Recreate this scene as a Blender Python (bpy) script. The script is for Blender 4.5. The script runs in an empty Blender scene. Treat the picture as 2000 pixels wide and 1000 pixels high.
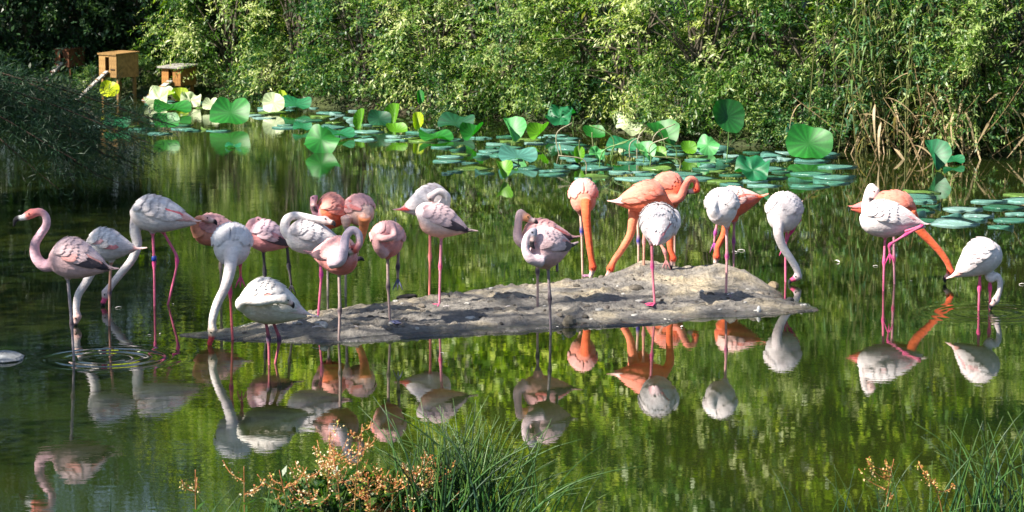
import bpy, math, random
import numpy as np
from mathutils import Vector, Matrix, kdtree

R_ = math.radians
sc = bpy.context.scene
col = sc.collection

# ------------------------------------------------------------------ camera, world, sun, exposure
CAM_H, LENS = 3.4, 100.0
FPX = 2000 * LENS / 36.0
PITCH = math.atan(714.0 / FPX)
cam_d = bpy.data.cameras.new('camera'); cam = bpy.data.objects.new('camera', cam_d); col.objects.link(cam)
cam.location = (0, 0, CAM_H); cam.rotation_euler = (math.pi / 2 - PITCH, 0, 0)
cam_d.lens = LENS; cam_d.sensor_width = 36; cam_d.clip_start = 0.1; cam_d.clip_end = 2000
cam_d.dof.use_dof = True; cam_d.dof.focus_distance = 22.5; cam_d.dof.aperture_fstop = 8.0
sc.camera = cam

SUN = Vector((-0.62, -0.34, 0.70)).normalized()
SUN_EL = math.asin(SUN.z); SUN_AZ = math.atan2(SUN.x, SUN.y)
w = bpy.data.worlds.new('World'); sc.world = w; w.use_nodes = True
wn = w.node_tree; bg = wn.nodes['Background']
sky = wn.nodes.new('ShaderNodeTexSky'); sky.sky_type = 'NISHITA'; sky.sun_disc = False
sky.sun_elevation = SUN_EL; sky.sun_rotation = SUN_AZ
wn.links.new(sky.outputs[0], bg.inputs[0]); bg.inputs[1].default_value = 0.065
sl = bpy.data.lights.new('sun', 'SUN'); sl.energy = 5.0; sl.angle = R_(0.5); sl.color = (1, 0.93, 0.80)
so = bpy.data.objects.new('sun', sl); col.objects.link(so)
so.rotation_euler = SUN.to_track_quat('Z', 'Y').to_euler(); so.location = (-30, -10, 40)
sc.view_settings.view_transform = 'Standard'; sc.view_settings.look = 'None'
sc.view_settings.gamma = 1.0; sc.view_settings.use_curve_mapping = False
sc.view_settings.exposure = 1.5
sc.cycles.max_bounces = 8; sc.cycles.transparent_max_bounces = 8
sc.cycles.caustics_reflective = False; sc.cycles.caustics_refractive = False
sc.render.film_transparent = False

# ------------------------------------------------------------------ pixel helpers (2000 x 1000 photo)
CP = Vector((0, 0, CAM_H))
FW = Vector((0, math.cos(PITCH), -math.sin(PITCH))); UP = Vector((0, math.sin(PITCH), math.cos(PITCH)))
def ray(px, py): return FW + Vector((1, 0, 0)) * ((px - 1000) / FPX) + UP * ((500 - py) / FPX)
def at_z(px, py, z=0.0):
    d = ray(px, py); return CP + d * ((z - CAM_H) / d.z)
def at_y(px, py, Y):
    d = ray(px, py); return CP + d * (Y / d.y)

# ------------------------------------------------------------------ mesh helpers
rng = np.random.default_rng(11); random.seed(11)
def mesh_np(name, V, faces, cols=None, smooth=False):
    """faces: (M,k) int array or list of tuples"""
    me = bpy.data.meshes.new(name)
    V = np.asarray(V, dtype=np.float32)
    if isinstance(faces, np.ndarray):
        M, k = faces.shape
        me.vertices.add(len(V)); me.vertices.foreach_set('co', V.ravel())
        me.loops.add(M * k); me.loops.foreach_set('vertex_index', faces.astype(np.int32).ravel())
        me.polygons.add(M); me.polygons.foreach_set('loop_start', np.arange(0, M * k, k, dtype=np.int32))
        me.update(calc_edges=True); me.validate()
    else:
        me.from_pydata([tuple(map(float, v)) for v in V], [], faces); me.update()
    if cols is not None:
        a = me.color_attributes.new('col', 'FLOAT_COLOR', 'POINT')
        C = np.ones((len(V), 4), dtype=np.float32); C[:, :3] = np.asarray(cols, dtype=np.float32)
        a.data.foreach_set('color', C.ravel())
    if smooth:
        me.polygons.foreach_set('use_smooth', np.ones(len(me.polygons), dtype=bool))
    return me
def obj(name, me, mat=None, parent=None, loc=None, rot=None, scale=None):
    o = bpy.data.objects.new(name, me); col.objects.link(o)
    if mat is not None and me is not None and len(me.materials) == 0: me.materials.append(mat)
    if parent is not None: o.parent = parent
    if loc is not None: o.location = loc
    if rot is not None: o.rotation_euler = rot
    if scale is not None: o.scale = scale
    return o
def tag(o, label=None, cat=None, group=None, kind=None):
    if label: o['label'] = label
    if cat: o['category'] = cat
    if group: o['group'] = group
    if kind: o['kind'] = kind
    return o
def empty(name, loc, rz=0.0):
    o = bpy.data.objects.new(name, None); col.objects.link(o); o.location = loc; o.rotation_euler = (0, 0, rz)
    o.empty_display_size = 0.1
    return o

def catmull(P, n):
    P = [np.asarray(p, float) for p in P]
    if len(P) == 2: return [P[0] + (P[1] - P[0]) * (i / n) for i in range(n + 1)]
    Q = [2 * P[0] - P[1]] + P + [2 * P[-1] - P[-2]]
    out = []
    for i in range(1, len(Q) - 2):
        for k in range(n):
            t = k / n
            a, b, c, d = Q[i - 1], Q[i], Q[i + 1], Q[i + 2]
            out.append(0.5 * ((2 * b) + (c - a) * t + (2 * a - 5 * b + 4 * c - d) * t * t + (3 * b - a - 3 * c + d) * t ** 3))
    out.append(P[-1]); return out

class MB:
    """collects verts, faces, colours"""
    def __init__(s): s.v, s.f, s.c = [], [], []
    def add(s, V, F, C):
        n = len(s.v); s.v += [tuple(x) for x in V]; s.f += [tuple(i + n for i in f) for f in F]; s.c += [tuple(c) for c in C]
    def tube(s, P, rad, cols, ns=10, flat=1.0, caps=True):
        """P list of points, rad list, cols list"""
        P = [np.asarray(p, float) for p in P]; n = len(P)
        T = []
        for i in range(n):
            t = P[min(i + 1, n - 1)] - P[max(i - 1, 0)]
            L = np.linalg.norm(t); T.append(t / L if L > 1e-9 else np.array((0, 0, 1.)))
        ref = np.array((0, 0, 1.)) if abs(T[0][2]) < 0.9 else np.array((1., 0, 0))
        a = np.cross(T[0], ref); a /= np.linalg.norm(a)
        V, F, C = [], [], []
        for i in range(n):
            a = a - T[i] * np.dot(a, T[i]); a /= max(np.linalg.norm(a), 1e-9); b = np.cross(T[i], a)
            for k in range(ns):
                th = 2 * math.pi * k / ns
                V.append(P[i] + (a * math.cos(th) + b * math.sin(th) * flat) * rad[i]); C.append(cols[i])
        for i in range(n - 1):
            for k in range(ns):
                k2 = (k + 1) % ns
                F.append((i * ns + k, i * ns + k2, (i + 1) * ns + k2, (i + 1) * ns + k))
        if caps:
            V.append(P[0] - T[0] * rad[0] * .5); C.append(cols[0]); c0 = len(V) - 1
            V.append(P[-1] + T[-1] * rad[-1] * .5); C.append(cols[-1]); c1 = len(V) - 1
            for k in range(ns):
                k2 = (k + 1) % ns
                F.append((c0, k2, k)); F.append((c1, (n - 1) * ns + k, (n - 1) * ns + k2))
        s.add(V, F, C)
    def box(s, c, d, colr, M=None):
        c = np.asarray(c, float); V = []
        for x in (-1, 1):
            for y in (-1, 1):
                for z in (-1, 1):
                    p = c + np.array((x * d[0], y * d[1], z * d[2])) / 2
                    if M is not None: p = np.array(M @ Vector(p))
                    V.append(p)
        F = [(0, 1, 3, 2), (4, 6, 7, 5), (0, 4, 5, 1), (2, 3, 7, 6), (0, 2, 6, 4), (1, 5, 7, 3)]
        s.add(V, F, [colr] * 8)
    def mesh(s, name, smooth=True):
        return mesh_np(name, np.array(s.v), s.f, np.array(s.c), smooth)

def vnoise(x, y, seed=0):
    """value noise on arrays"""
    g = np.random.default_rng(seed).random((64, 64))
    xi, yi = np.floor(x).astype(int), np.floor(y).astype(int); fx, fy = x - xi, y - yi
    fx = fx * fx * (3 - 2 * fx); fy = fy * fy * (3 - 2 * fy)
    G = lambda i, j: g[i % 64, j % 64]
    return (G(xi, yi) * (1 - fx) + G(xi + 1, yi) * fx) * (1 - fy) + (G(xi, yi + 1) * (1 - fx) + G(xi + 1, yi + 1) * fx) * fy - 0.5
def fbm(x, y, seed=0, oct=4):
    r, a = 0, 1.0
    for k in range(oct): r = r + a * vnoise(x * 2 ** k, y * 2 ** k, seed + k); a *= 0.5
    return r

# ------------------------------------------------------------------ material helpers
def newmat(name):
    m = bpy.data.materials.new(name); m.use_nodes = True
    nt = m.node_tree; b = nt.nodes['Principled BSDF']
    return m, nt, b
def N(nt, t, **kw):
    n = nt.nodes.new(t)
    for k, v in kw.items():
        if k in n.inputs.keys() if isinstance(k, str) else False: n.inputs[k].default_value = v
        else: setattr(n, k, v)
    return n
def noise(nt, scale, detail=4, rough=0.55, coord=None, vscale=None):
    n = nt.nodes.new('ShaderNodeTexNoise'); n.inputs['Scale'].default_value = scale
    n.inputs['Detail'].default_value = detail; n.inputs['Roughness'].default_value = rough
    if coord is not None:
        if vscale is not None:
            mp = nt.nodes.new('ShaderNodeMapping'); mp.inputs['Scale'].default_value = vscale
            nt.links.new(coord, mp.inputs[0]); coord = mp.outputs[0]
        nt.links.new(coord, n.inputs['Vector'])
    return n
def ramp(nt, src, stops):
    r = nt.nodes.new('ShaderNodeValToRGB'); el = r.color_ramp.elements
    while len(el) < len(stops): el.new(0.5)
    for e, (p, c) in zip(el, stops): e.position = p; e.color = (*c, 1)
    nt.links.new(src, r.inputs[0]); return r
def mixc(nt, fac, a, b, mode='MIX'):
    m = nt.nodes.new('ShaderNodeMix'); m.data_type = 'RGBA'; m.blend_type = mode
    for s, v in ((m.inputs[0], fac), (m.inputs[6], a), (m.inputs[7], b)):
        if isinstance(v, (int, float)): s.default_value = v
        elif isinstance(v, tuple): s.default_value = (*v, 1)
        else: nt.links.new(v, s)
    return m.outputs[2]
def math_(nt, op, a, b=0.0):
    m = nt.nodes.new('ShaderNodeMath'); m.operation = op
    for s, v in ((m.inputs[0], a), (m.inputs[1], b)):
        if isinstance(v, (int, float)): s.default_value = v
        else: nt.links.new(v, s)
    return m.outputs[0]
def bump(nt, b, h, strength, dist):
    n = nt.nodes.new('ShaderNodeBump'); n.inputs['Strength'].default_value = strength; n.inputs['Distance'].default_value = dist
    nt.links.new(h, n.inputs['Height']); nt.links.new(n.outputs[0], b.inputs['Normal']); return n

def attr_mat(name, rough=0.6, transl=0.0, spec=0.5, nscale=0, nstr=0.0, bstr=0.0, use_obj=False, tmul=(1.3, 1.5, 0.5)):
    m, nt, b = newmat(name)
    if use_obj:
        a = nt.nodes.new('ShaderNodeObjectInfo'); c = a.outputs['Color']
        a2 = nt.nodes.new('ShaderNodeAttribute'); a2.attribute_name = 'col'
        c = mixc(nt, 1.0, c, a2.outputs['Color'], 'MULTIPLY')
    else:
        a = nt.nodes.new('ShaderNodeAttribute'); a.attribute_name = 'col'; c = a.outputs['Color']
    if nscale:
        tc = nt.nodes.new('ShaderNodeTexCoord'); nz = noise(nt, nscale, 4, .6, tc.outputs['Object'])
        r = ramp(nt, nz.outputs[0], [(0.3, (1 - nstr,) * 3), (0.7, (1 + nstr * .3,) * 3)])
        c = mixc(nt, 1.0, c, r.outputs[0], 'MULTIPLY')
        if bstr: bump(nt, b, nz.outputs[0], bstr, 0.01)
    nt.links.new(c, b.inputs['Base Color']); b.inputs['Roughness'].default_value = rough
    b.inputs['Specular IOR Level'].default_value = spec
    if transl:
        t = nt.nodes.new('ShaderNodeBsdfTranslucent')
        tcol = mixc(nt, 1.0, c, tmul, 'MULTIPLY'); nt.links.new(tcol, t.inputs[0])
        mx = nt.nodes.new('ShaderNodeMixShader'); mx.inputs[0].default_value = transl
        nt.links.new(b.outputs[0], mx.inputs[1]); nt.links.new(t.outputs[0], mx.inputs[2])
        nt.links.new(mx.outputs[0], nt.nodes['Material Output'].inputs[0])
    return m

M = {}
M['leaf'] = attr_mat('leaf', 0.42, 0.40, 0.4)
M['needle'] = attr_mat('needle', 0.5, 0.2, 0.4)
M['bark'] = attr_mat('bark', 0.9, 0, 0.2, 30, .5, .6)
M['reed'] = attr_mat('reed', 0.5, 0.3, 0.4, tmul=(1.2, 1.3, 0.6))
M['lotus'] = attr_mat('lotus', 0.5, 0.30, 0.5, 14, .25, 0, True, tmul=(1.25, 1.7, 0.35))
M['pad'] = attr_mat('pad', 0.25, 0.0, 0.7, 10, .3, .2, True)
M['stalk'] = attr_mat('stalk', 0.5, 0, 0.4, 20, .3, 0)
M['rush'] = attr_mat('rush', 0.42, 0.2, 0.5)
M['seed'] = attr_mat('seed', 0.7, 0.25, 0.2, tmul=(1.2, 1.0, 0.7))
M['wood'] = attr_mat('wood', 0.75, 0, 0.25, 18, .45, .4)
M['stone'] = attr_mat('stone', 0.8, 0, 0.3, 22, .5, .8)
M['skin'] = attr_mat('leg_skin', 0.45, 0, 0.4, 60, .25, 0)
M['eye'] = attr_mat('eye', 0.15, 0, 0.6)
M['plastic'] = attr_mat('plastic', 0.35, 0, 0.5)

# plumage: soft feathers, streaked relief
def plumage():
    m, nt, b = newmat('plumage')
    a = nt.nodes.new('ShaderNodeAttribute'); a.attribute_name = 'col'
    tc = nt.nodes.new('ShaderNodeTexCoord')
    n1 = noise(nt, 26, 5, .65, tc.outputs['Object'], (1, 1, 1.8)); n2 = noise(nt, 7, 3, .5, tc.outputs['Object'])
    r1 = ramp(nt, n1.outputs[0], [(.32, (.80, .78, .80)), (.62, (1.06, 1.05, 1.05))])
    r2 = ramp(nt, n2.outputs[0], [(.35, (.92, .85, .84)), (.65, (1.04, 1.04, 1.04))])
    c = mixc(nt, 1.0, a.outputs['Color'], r1.outputs[0], 'MULTIPLY'); c = mixc(nt, 1.0, c, r2.outputs[0], 'MULTIPLY')
    nt.links.new(c, b.inputs['Base Color']); b.inputs['Roughness'].default_value = .75
    b.inputs['Specular IOR Level'].default_value = .25
    b.inputs['Sheen Weight'].default_value = .15
    b.inputs['Subsurface Weight'].default_value = 0.0
    bump(nt, b, n1.outputs[0], .55, .012)
    return m
M['plumage'] = plumage()

# ------------------------------------------------------------------ the setting: shore, ground, water, sandbar
shore_px = [(-600, 188), (0, 188), (200, 189), (420, 192), (600, 206), (800, 224), (1000, 238), (1200, 258), (1400, 282), (1700, 297), (2000, 306), (2600, 312)]
_sp = [at_z(x, y) for x, y in shore_px]
SX = np.array([p.x for p in _sp]); SY = np.array([p.y for p in _sp])
def shore_y(x): return np.interp(x, SX, SY)

def ground_h(x, y):
    d_far = y - shore_y(x) + 0.5 * fbm(x * .7, y * .7, 3, 3)
    d_left = -(x + 0.18 * y + 1.2) + 0.6 * fbm(x * .4 + 9, y * .4, 5, 3)
    d_right = (x - 0.18 * y - 2.0) + 0.6 * fbm(x * .4 + 19, y * .4, 6, 3)
    d_near = 14.6 - y + 0.4 * fbm(x * .6, y * .6 + 7, 7, 3)
    d = np.maximum.reduce([d_far, d_left, d_right, d_near])
    return np.where(d > 0, 0.9 * (1 - np.exp(-np.clip(d, 0, None) * .35)) + 0.03 * np.clip(d, 0, 60), np.clip(d * .5, -1.2, 0) - .03) + 0.06 * fbm(x * 1.3, y * 1.3, 8, 3)

def grid(x0, x1, y0, y1, step, hf):
    xs = np.arange(x0, x1 + step / 2, step); ys = np.arange(y0, y1 + step / 2, step)
    X, Y = np.meshgrid(xs, ys); Z = hf(X, Y)
    V = np.stack([X.ravel(), Y.ravel(), Z.ravel()], 1)
    nx, ny = len(xs), len(ys)
    i = (np.arange(ny - 1)[:, None] * nx + np.arange(nx - 1)[None]).ravel()
    return V, np.stack([i, i + 1, i + nx + 1, i + nx], 1)

def ground_mat():
    m, nt, b = newmat('ground_soil')
    tc = nt.nodes.new('ShaderNodeTexCoord')
    n1 = noise(nt, .8, 6, .6, tc.outputs['Object']); n2 = noise(nt, 9, 5, .7, tc.outputs['Object'])
    r1 = ramp(nt, n1.outputs[0], [(.35, (.045, .035, .02)), (.5, (.03, .045, .012)), (.7, (.06, .08, .02))])
    r2 = ramp(nt, n2.outputs[0], [(.3, (.5, .5, .5)), (.7, (1.3, 1.25, 1.1))])
    nt.links.new(mixc(nt, 1., r1.outputs[0], r2.outputs[0], 'MULTIPLY'), b.inputs['Base Color'])
    b.inputs['Roughness'].default_value = .95; bump(nt, b, n2.outputs[0], .8, .08)
    return m
V, F = grid(-75, 75, -40, 150, 0.75, ground_h)
tag(obj('ground', mesh_np('ground', V, F, smooth=True), ground_mat()), kind='structure')

RINGS = [(at_z(205, 700), 1.0), (at_z(1935, 612), .6)]
def water_mat():
    m, nt, b = newmat('pond_water')
    tc = nt.nodes.new('ShaderNodeTexCoord'); P = tc.outputs['Object']
    mud = noise(nt, .35, 3, .5, P)
    r = ramp(nt, mud.outputs[0], [(.35, (.006, .013, .004)), (.65, (.018, .024, .004))])
    nt.links.new(r.outputs[0], b.inputs['Base Color'])
    b.inputs['Roughness'].default_value = 0.015; b.inputs['IOR'].default_value = 1.75
    # ripples: fine wind ripples, a slow swell, feeding rings
    n1 = noise(nt, 5.5, 3, .5, P, (1.0, 1.7, 1)); n2 = noise(nt, 1.1, 2, .5, P, (1.0, 1.5, 1)); n3 = noise(nt, 16, 2, .5, P, (1, 1.4, 1))
    calm = noise(nt, .28, 2, .5, P); cr = ramp(nt, calm.outputs[0], [(.38, (.35,) * 3), (.62, (1.0,) * 3)])
    sep = nt.nodes.new('ShaderNodeSeparateXYZ'); nt.links.new(P, sep.inputs[0])
    # rougher towards the birds wading on the west side
    mr = nt.nodes.new('ShaderNodeMapRange'); mr.inputs['From Min'].default_value = -0.5; mr.inputs['From Max'].default_value = -3.2
    mr.inputs['To Min'].default_value = .36; mr.inputs['To Max'].default_value = 1.25; nt.links.new(sep.outputs[0], mr.inputs['Value'])
    h = math_(nt, 'ADD', math_(nt, 'MULTIPLY', n1.outputs[0], .0009), math_(nt, 'MULTIPLY', n2.outputs[0], .0020))
    h = math_(nt, 'ADD', h, math_(nt, 'MULTIPLY', n3.outputs[0], .0003))
    h = math_(nt, 'MULTIPLY', h, math_(nt, 'MULTIPLY', cr.outputs[0], mr.outputs[0]))
    for c, amp in RINGS:
        vd = nt.nodes.new('ShaderNodeVectorMath'); vd.operation = 'DISTANCE'; nt.links.new(P, vd.inputs[0]); vd.inputs[1].default_value = (c.x, c.y, 0)
        d = vd.outputs['Value']
        wv = math_(nt, 'SINE', math_(nt, 'MULTIPLY', d, 42.0))
        env = math_(nt, 'POWER', 2.718, math_(nt, 'MULTIPLY', math_(nt, 'POWER', math_(nt, 'ABSOLUTE', math_(nt, 'SUBTRACT', d, .33)), 2.0), -28.0))
        h = math_(nt, 'ADD', h, math_(nt, 'MULTIPLY', math_(nt, 'MULTIPLY', wv, env), .0032 * amp))
    bump(nt, b, h, 1.0, 1.0)
    return m
wm = mesh_np('pond_water', np.array([(-75, -40, 0), (75, -40, 0), (75, 150, 0), (-75, 150, 0)]), [(0, 1, 2, 3)])
tag(obj('water', wm, water_mat()), kind='structure')

# sandbar
near_px = [(352, 655), (430, 662), (560, 667), (700, 668), (800, 662), (900, 654), (1000, 648), (1110, 640), (1250, 636), (1330, 630), (1370, 620), (1450, 618), (1530, 612), (1592, 606)]
far_px = [(1585, 595), (1535, 588), (1525, 572), (1500, 562), (1470, 552), (1400, 548), (1330, 549), (1260, 550), (1200, 556), (1100, 558), (1010, 566), (950, 573), (880, 582), (780, 592), (690, 603), (600, 613), (520, 628), (440, 645)]
SBP = np.array([at_z(x, y)[:2] for x, y in near_px + far_px])
def poly_sd(x, y):
    x = np.asarray(x, float); y = np.asarray(y, float)
    d = np.full(x.shape, 1e9); ins = np.zeros(x.shape, bool); n = len(SBP)
    for i in range(n):
        ax, ay = SBP[i]; bx, by = SBP[(i + 1) % n]
        ex, ey = bx - ax, by - ay
        t = np.clip(((x - ax) * ex + (y - ay) * ey) / (ex * ex + ey * ey), 0, 1)
        d = np.minimum(d, np.hypot(x - ax - t * ex, y - ay - t * ey))
        c = ((ay > y) != (by > y)) & (x < (bx - ax) * (y - ay) / (by - ay + 1e-12) + ax)
        ins ^= c
    return np.where(ins, d, -d)
MOUNDS = [(at_z(1262, 556), .13, .30, .34), (at_z(1235, 562), .05, .5, .4), (at_z(1440, 560), .075, .45, .4), (at_z(1395, 556), .05, .3, .3), (at_z(1000, 585), .03, .9, .6)]
def sand_h(x, y):
    d = poly_sd(x, y) + 0.07 * fbm(x * 3, y * 3, 21, 4)
    sm = lambda t: np.clip(t, 0, 1) ** 2 * (3 - 2 * np.clip(t, 0, 1))
    h = np.where(d > 0, 0.012 + 0.035 * sm(d / .25) + 0.03 * sm(d / 1.1), d * .30)
    for c, a, rx, ry in MOUNDS: h = h + sm(d / .15 + .2) * a * np.exp(-((x - c.x) / rx) ** 2 - ((y - c.y) / ry) ** 2)
    h = h + sm(d / .3) * (0.034 * fbm(x * 4, y * 4, 31, 5) + .07 * np.maximum(0, fbm(x * 9, y * 9, 41, 4) - .18) + .012 * fbm(x * 19, y * 19, 47, 3) - .09 * np.maximum(0, fbm(x * 7 + 5, y * 7, 51, 3) - .25))
    return h
def sand_mat():
    m, nt, b = newmat('sandbar_mud')
    tc = nt.nodes.new('ShaderNodeTexCoord'); P = tc.outputs['Object']
    n1 = noise(nt, 1.6, 5, .6, P); n2 = noise(nt, 24, 6, .7, P); n3 = noise(nt, 70, 3, .6, P)
    dry = ramp(nt, n1.outputs[0], [(.30, (.15, .14, .135)), (.48, (.25, .23, .21)), (.62, (.44, .37, .265))])
    sp = ramp(nt, n2.outputs[0], [(.33, (.28, .25, .23)), (.43, (.85, .84, .83)), (.56, (1.05, 1.05, 1.05)), (.68, (1.5, 1.46, 1.4))])
    c = mixc(nt, 1., dry.outputs[0], sp.outputs[0], 'MULTIPLY')
    sep = nt.nodes.new('ShaderNodeSeparateXYZ'); nt.links.new(P, sep.inputs[0])
    z = math_(nt, 'ADD', sep.outputs[2], math_(nt, 'MULTIPLY', math_(nt, 'SUBTRACT', n1.outputs[0], .5), .03))
    wet = ramp(nt, math_(nt, 'MULTIPLY', z, 20.0), [(.35, (1,) * 3), (.95, (0,) * 3)])
    c = mixc(nt, wet.outputs[0], c, mixc(nt, 1., c, (.42, .44, .48), 'MULTIPLY'))
    nt.links.new(c, b.inputs['Base Color'])
    rr = ramp(nt, wet.outputs[0], [(0., (.9,) * 3), (1., (.14,) * 3)]); nt.links.new(rr.outputs[0], b.inputs['Roughness'])
    hh = math_(nt, 'ADD', n2.outputs[0], math_(nt, 'MULTIPLY', n3.outputs[0], .4))
    bump(nt, b, hh, 1.0, .05)
    return m
x0, y0 = SBP.min(0) - .3; x1, y1 = SBP.max(0) + .3
V, F = grid(x0, x1, y0, y1, 0.018, sand_h)
keep = (V[F][:, :, 2] > -0.06).any(1); F = F[keep]
u, inv = np.unique(F, return_inverse=True); V = V[u]; F = inv.reshape(F.shape)
tag(obj('sandbar', mesh_np('sandbar', V, F, smooth=True), sand_mat()), kind='structure')
def on_sand(px, py):
    z = 0.0
    for _ in range(12):
        p = at_z(px, py, z); z = 0.5 * z + 0.5 * max(0.0, float(sand_h(np.array([p.x]), np.array([p.y]))[0]))
    return at_z(px, py, z)

# ------------------------------------------------------------------ foliage
def lerp(a, b, t): return a + (b - a) * t
def leaf_quads(P, D, Nn, L, W, C):
    """P base, D direction, Nn normal, L length, W width (arrays) -> diamonds folded along the midrib"""
    S = np.cross(D, Nn); S /= np.linalg.norm(S, axis=1, keepdims=True) + 1e-9
    n = len(P); V = np.empty((n, 4, 3), np.float32)
    V[:, 0] = P; V[:, 1] = P + D * (L * .45)[:, None] + S * (W * .5)[:, None] + Nn * (W * .12)[:, None]
    V[:, 2] = P + D * L[:, None] - Nn * (L * .10)[:, None]; V[:, 3] = P + D * (L * .45)[:, None] - S * (W * .5)[:, None] + Nn * (W * .12)[:, None]
    return V.reshape(-1, 3), np.arange(n * 4).reshape(n, 4), np.repeat(C, 4, axis=0)
def unit(v): return v / (np.linalg.norm(v, axis=-1, keepdims=True) + 1e-9)

def crown_mesh(name, seed, centre, rad, n_clump, twigs, per, leaf, cols, droop=.3, clump_r=.42, shell=.55, zmin=0.05, up=.35):
    r = np.random.default_rng(seed); rad = np.array(rad); centre = np.array(centre)
    d = unit(r.normal(size=(n_clump, 3))); rr = shell + (1 - shell) * r.random((n_clump, 1)) ** .6
    cc = centre + d * rr * rad * (.85 + .3 * r.random((n_clump, 1)))
    cc[:, 2] = np.maximum(cc[:, 2], zmin + .12)
    nt_ = n_clump * twigs
    ci = np.repeat(np.arange(n_clump), twigs)
    csz = (.6 + .8 * r.random(n_clump))[ci] * clump_r
    out = unit(cc[ci] - centre)
    td = unit(unit(r.normal(size=(nt_, 3))) * .9 + out * .8 + np.array((0, 0, up)))
    tp = cc[ci] + unit(r.normal(size=(nt_, 3))) * (csz * r.random(nt_) ** .5)[:, None] * .6
    tl = csz * (.7 + .7 * r.random(nt_))
    k = (np.tile(np.arange(per), nt_) + .5) / per; ti = np.repeat(np.arange(nt_), per)
    pos = tp[ti] + td[ti] * (tl[ti] * k)[:, None]; pos[:, 2] -= droop * tl[ti] * k * k
    side = unit(np.cross(td[ti], r.normal(size=(len(ti), 3))))
    D = unit(td[ti] * .55 + side * .8 + np.array((0, 0, -droop * .7)))
    Nn = unit(np.cross(D, np.cross(np.array((0, 0, 1.)) + r.normal(size=(len(ti), 3)) * .45 + out[ti] * .5, D)))
    L = leaf[0] * (.6 + .7 * r.random(len(ti))); W = leaf[1] * (.7 + .6 * r.random(len(ti)))
    tone = np.clip(.46 + .36 * r.normal(size=n_clump)[ci][ti] + .22 * r.normal(size=len(ti)), 0, 1)[:, None]
    a, b, c = (np.array(x) for x in cols)
    C = np.where(tone < .5, lerp(a, b, tone * 2), lerp(b, c, tone * 2 - 1))
    ok = pos[:, 2] > zmin
    V, F, C = leaf_quads(pos[ok], D[ok], Nn[ok], L[ok], W[ok], C[ok])
    return mesh_np(name, V, F, C), cc
def trunk_mesh(name, seed, base_r, height, cc, n_limb, colr, stems=1, spread=.3):
    r = random.Random(seed); mb = MB()
    idx = list(range(len(cc))); r.shuffle(idx)
    for s in range(stems):
        a = 2 * math.pi * s / stems + r.random(); lean = spread * (1 if stems > 1 else .25)
        top = np.array((math.cos(a) * lean * height * .5, math.sin(a) * lean * height * .5, height))
        b0 = np.array((math.cos(a) * base_r * 1.3 * (stems > 1), math.sin(a) * base_r * 1.3 * (stems > 1), -.3))
        mid = (b0 + top) / 2 + np.array((r.uniform(-.1, .1), r.uniform(-.1, .1), 0)) * height * .5
        P = catmull([b0, mid, top], 5); n = len(P)
        mb.tube(P, [lerp(base_r, base_r * .35, i / (n - 1)) for i in range(n)], [colr] * n, 8)
        for j in idx[s::stems][:n_limb]:
            t = r.uniform(.3, .95); p0 = P[int(t * (n - 1))]; e = cc[j]
            m_ = (p0 + e) / 2 + np.array((0, 0, r.uniform(0, .15) * np.linalg.norm(e - p0)))
            Q = catmull([p0, m_, e], 3); q = len(Q)
            mb.tube(Q, [lerp(base_r * .38, base_r * .08, i / (q - 1)) for i in range(q)], [colr] * q, 5)
    return mb.mesh(name)
BARK = (.10, .085, .065); BARKG = (.17, .16, .14)
G_WILLOW = ((.018, .06, .010), (.095, .205, .026), (.50, .54, .25))  # last colour paints the cream sun glints on glossy leaves
G_MID = ((.010, .045, .016), (.04, .13, .036), (.28, .37, .12))  # palest green includes painted leaf sheen
G_DARK = ((.012, .04, .018), (.025, .07, .03), (.06, .12, .04))  # greens darkened so the wood's deep shade sits in the leaves
G_LIME = ((.06, .14, .006), (.24, .37, .012), (.50, .56, .07))

def plant_tree(name, label, cat, loc, crown, trunk, group=None, rz=0., mat='leaf'):
    o = empty(name, loc, rz); tag(o, label, cat, group)
    obj('crown', crown, M[mat], o)['kind'] = 'stuff'
    obj('trunk', trunk, M['bark'], o)
    return o

def shrub(seed, rx, ry, h, leaf, cols, n_clump=70, twigs=9, per=15, droop=.3, **kw):
    cm, cc = crown_mesh('shrub_crown', seed, (0, 0, h * .48), (rx, ry, h * .55), n_clump, twigs, per, leaf, cols, droop, **kw)
    tm = trunk_mesh('shrub_trunk', seed, .05, h * .55, cc, 7, BARK, stems=4)
    return cm, tm
SH = [shrub(101, 1.25, 1.0, 2.7, (.074, .022), G_WILLOW, 84, 10, 17, .35),
      shrub(102, 1.15, 1.0, 2.5, (.070, .024), G_MID, 78, 10, 17, .3),
      shrub(103, 1.30, 1.0, 2.9, (.082, .020), G_WILLOW, 82, 10, 17, .5),
      shrub(104, 1.00, .9, 1.6, (.075, .028), G_MID, 75, 9, 14, .2)]
def shore_pt(px, back=0.6, dz=0.0):
    X = (px - 1000) / FPX * 42
    for _ in range(4): X = (px - 1000) / FPX * (shore_y(X) + back)
    Y = float(shore_y(X)) + back
    return (float(X), Y, max(0.0, float(ground_h(np.array([X]), np.array([Y]))[0])) + dz)
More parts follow.
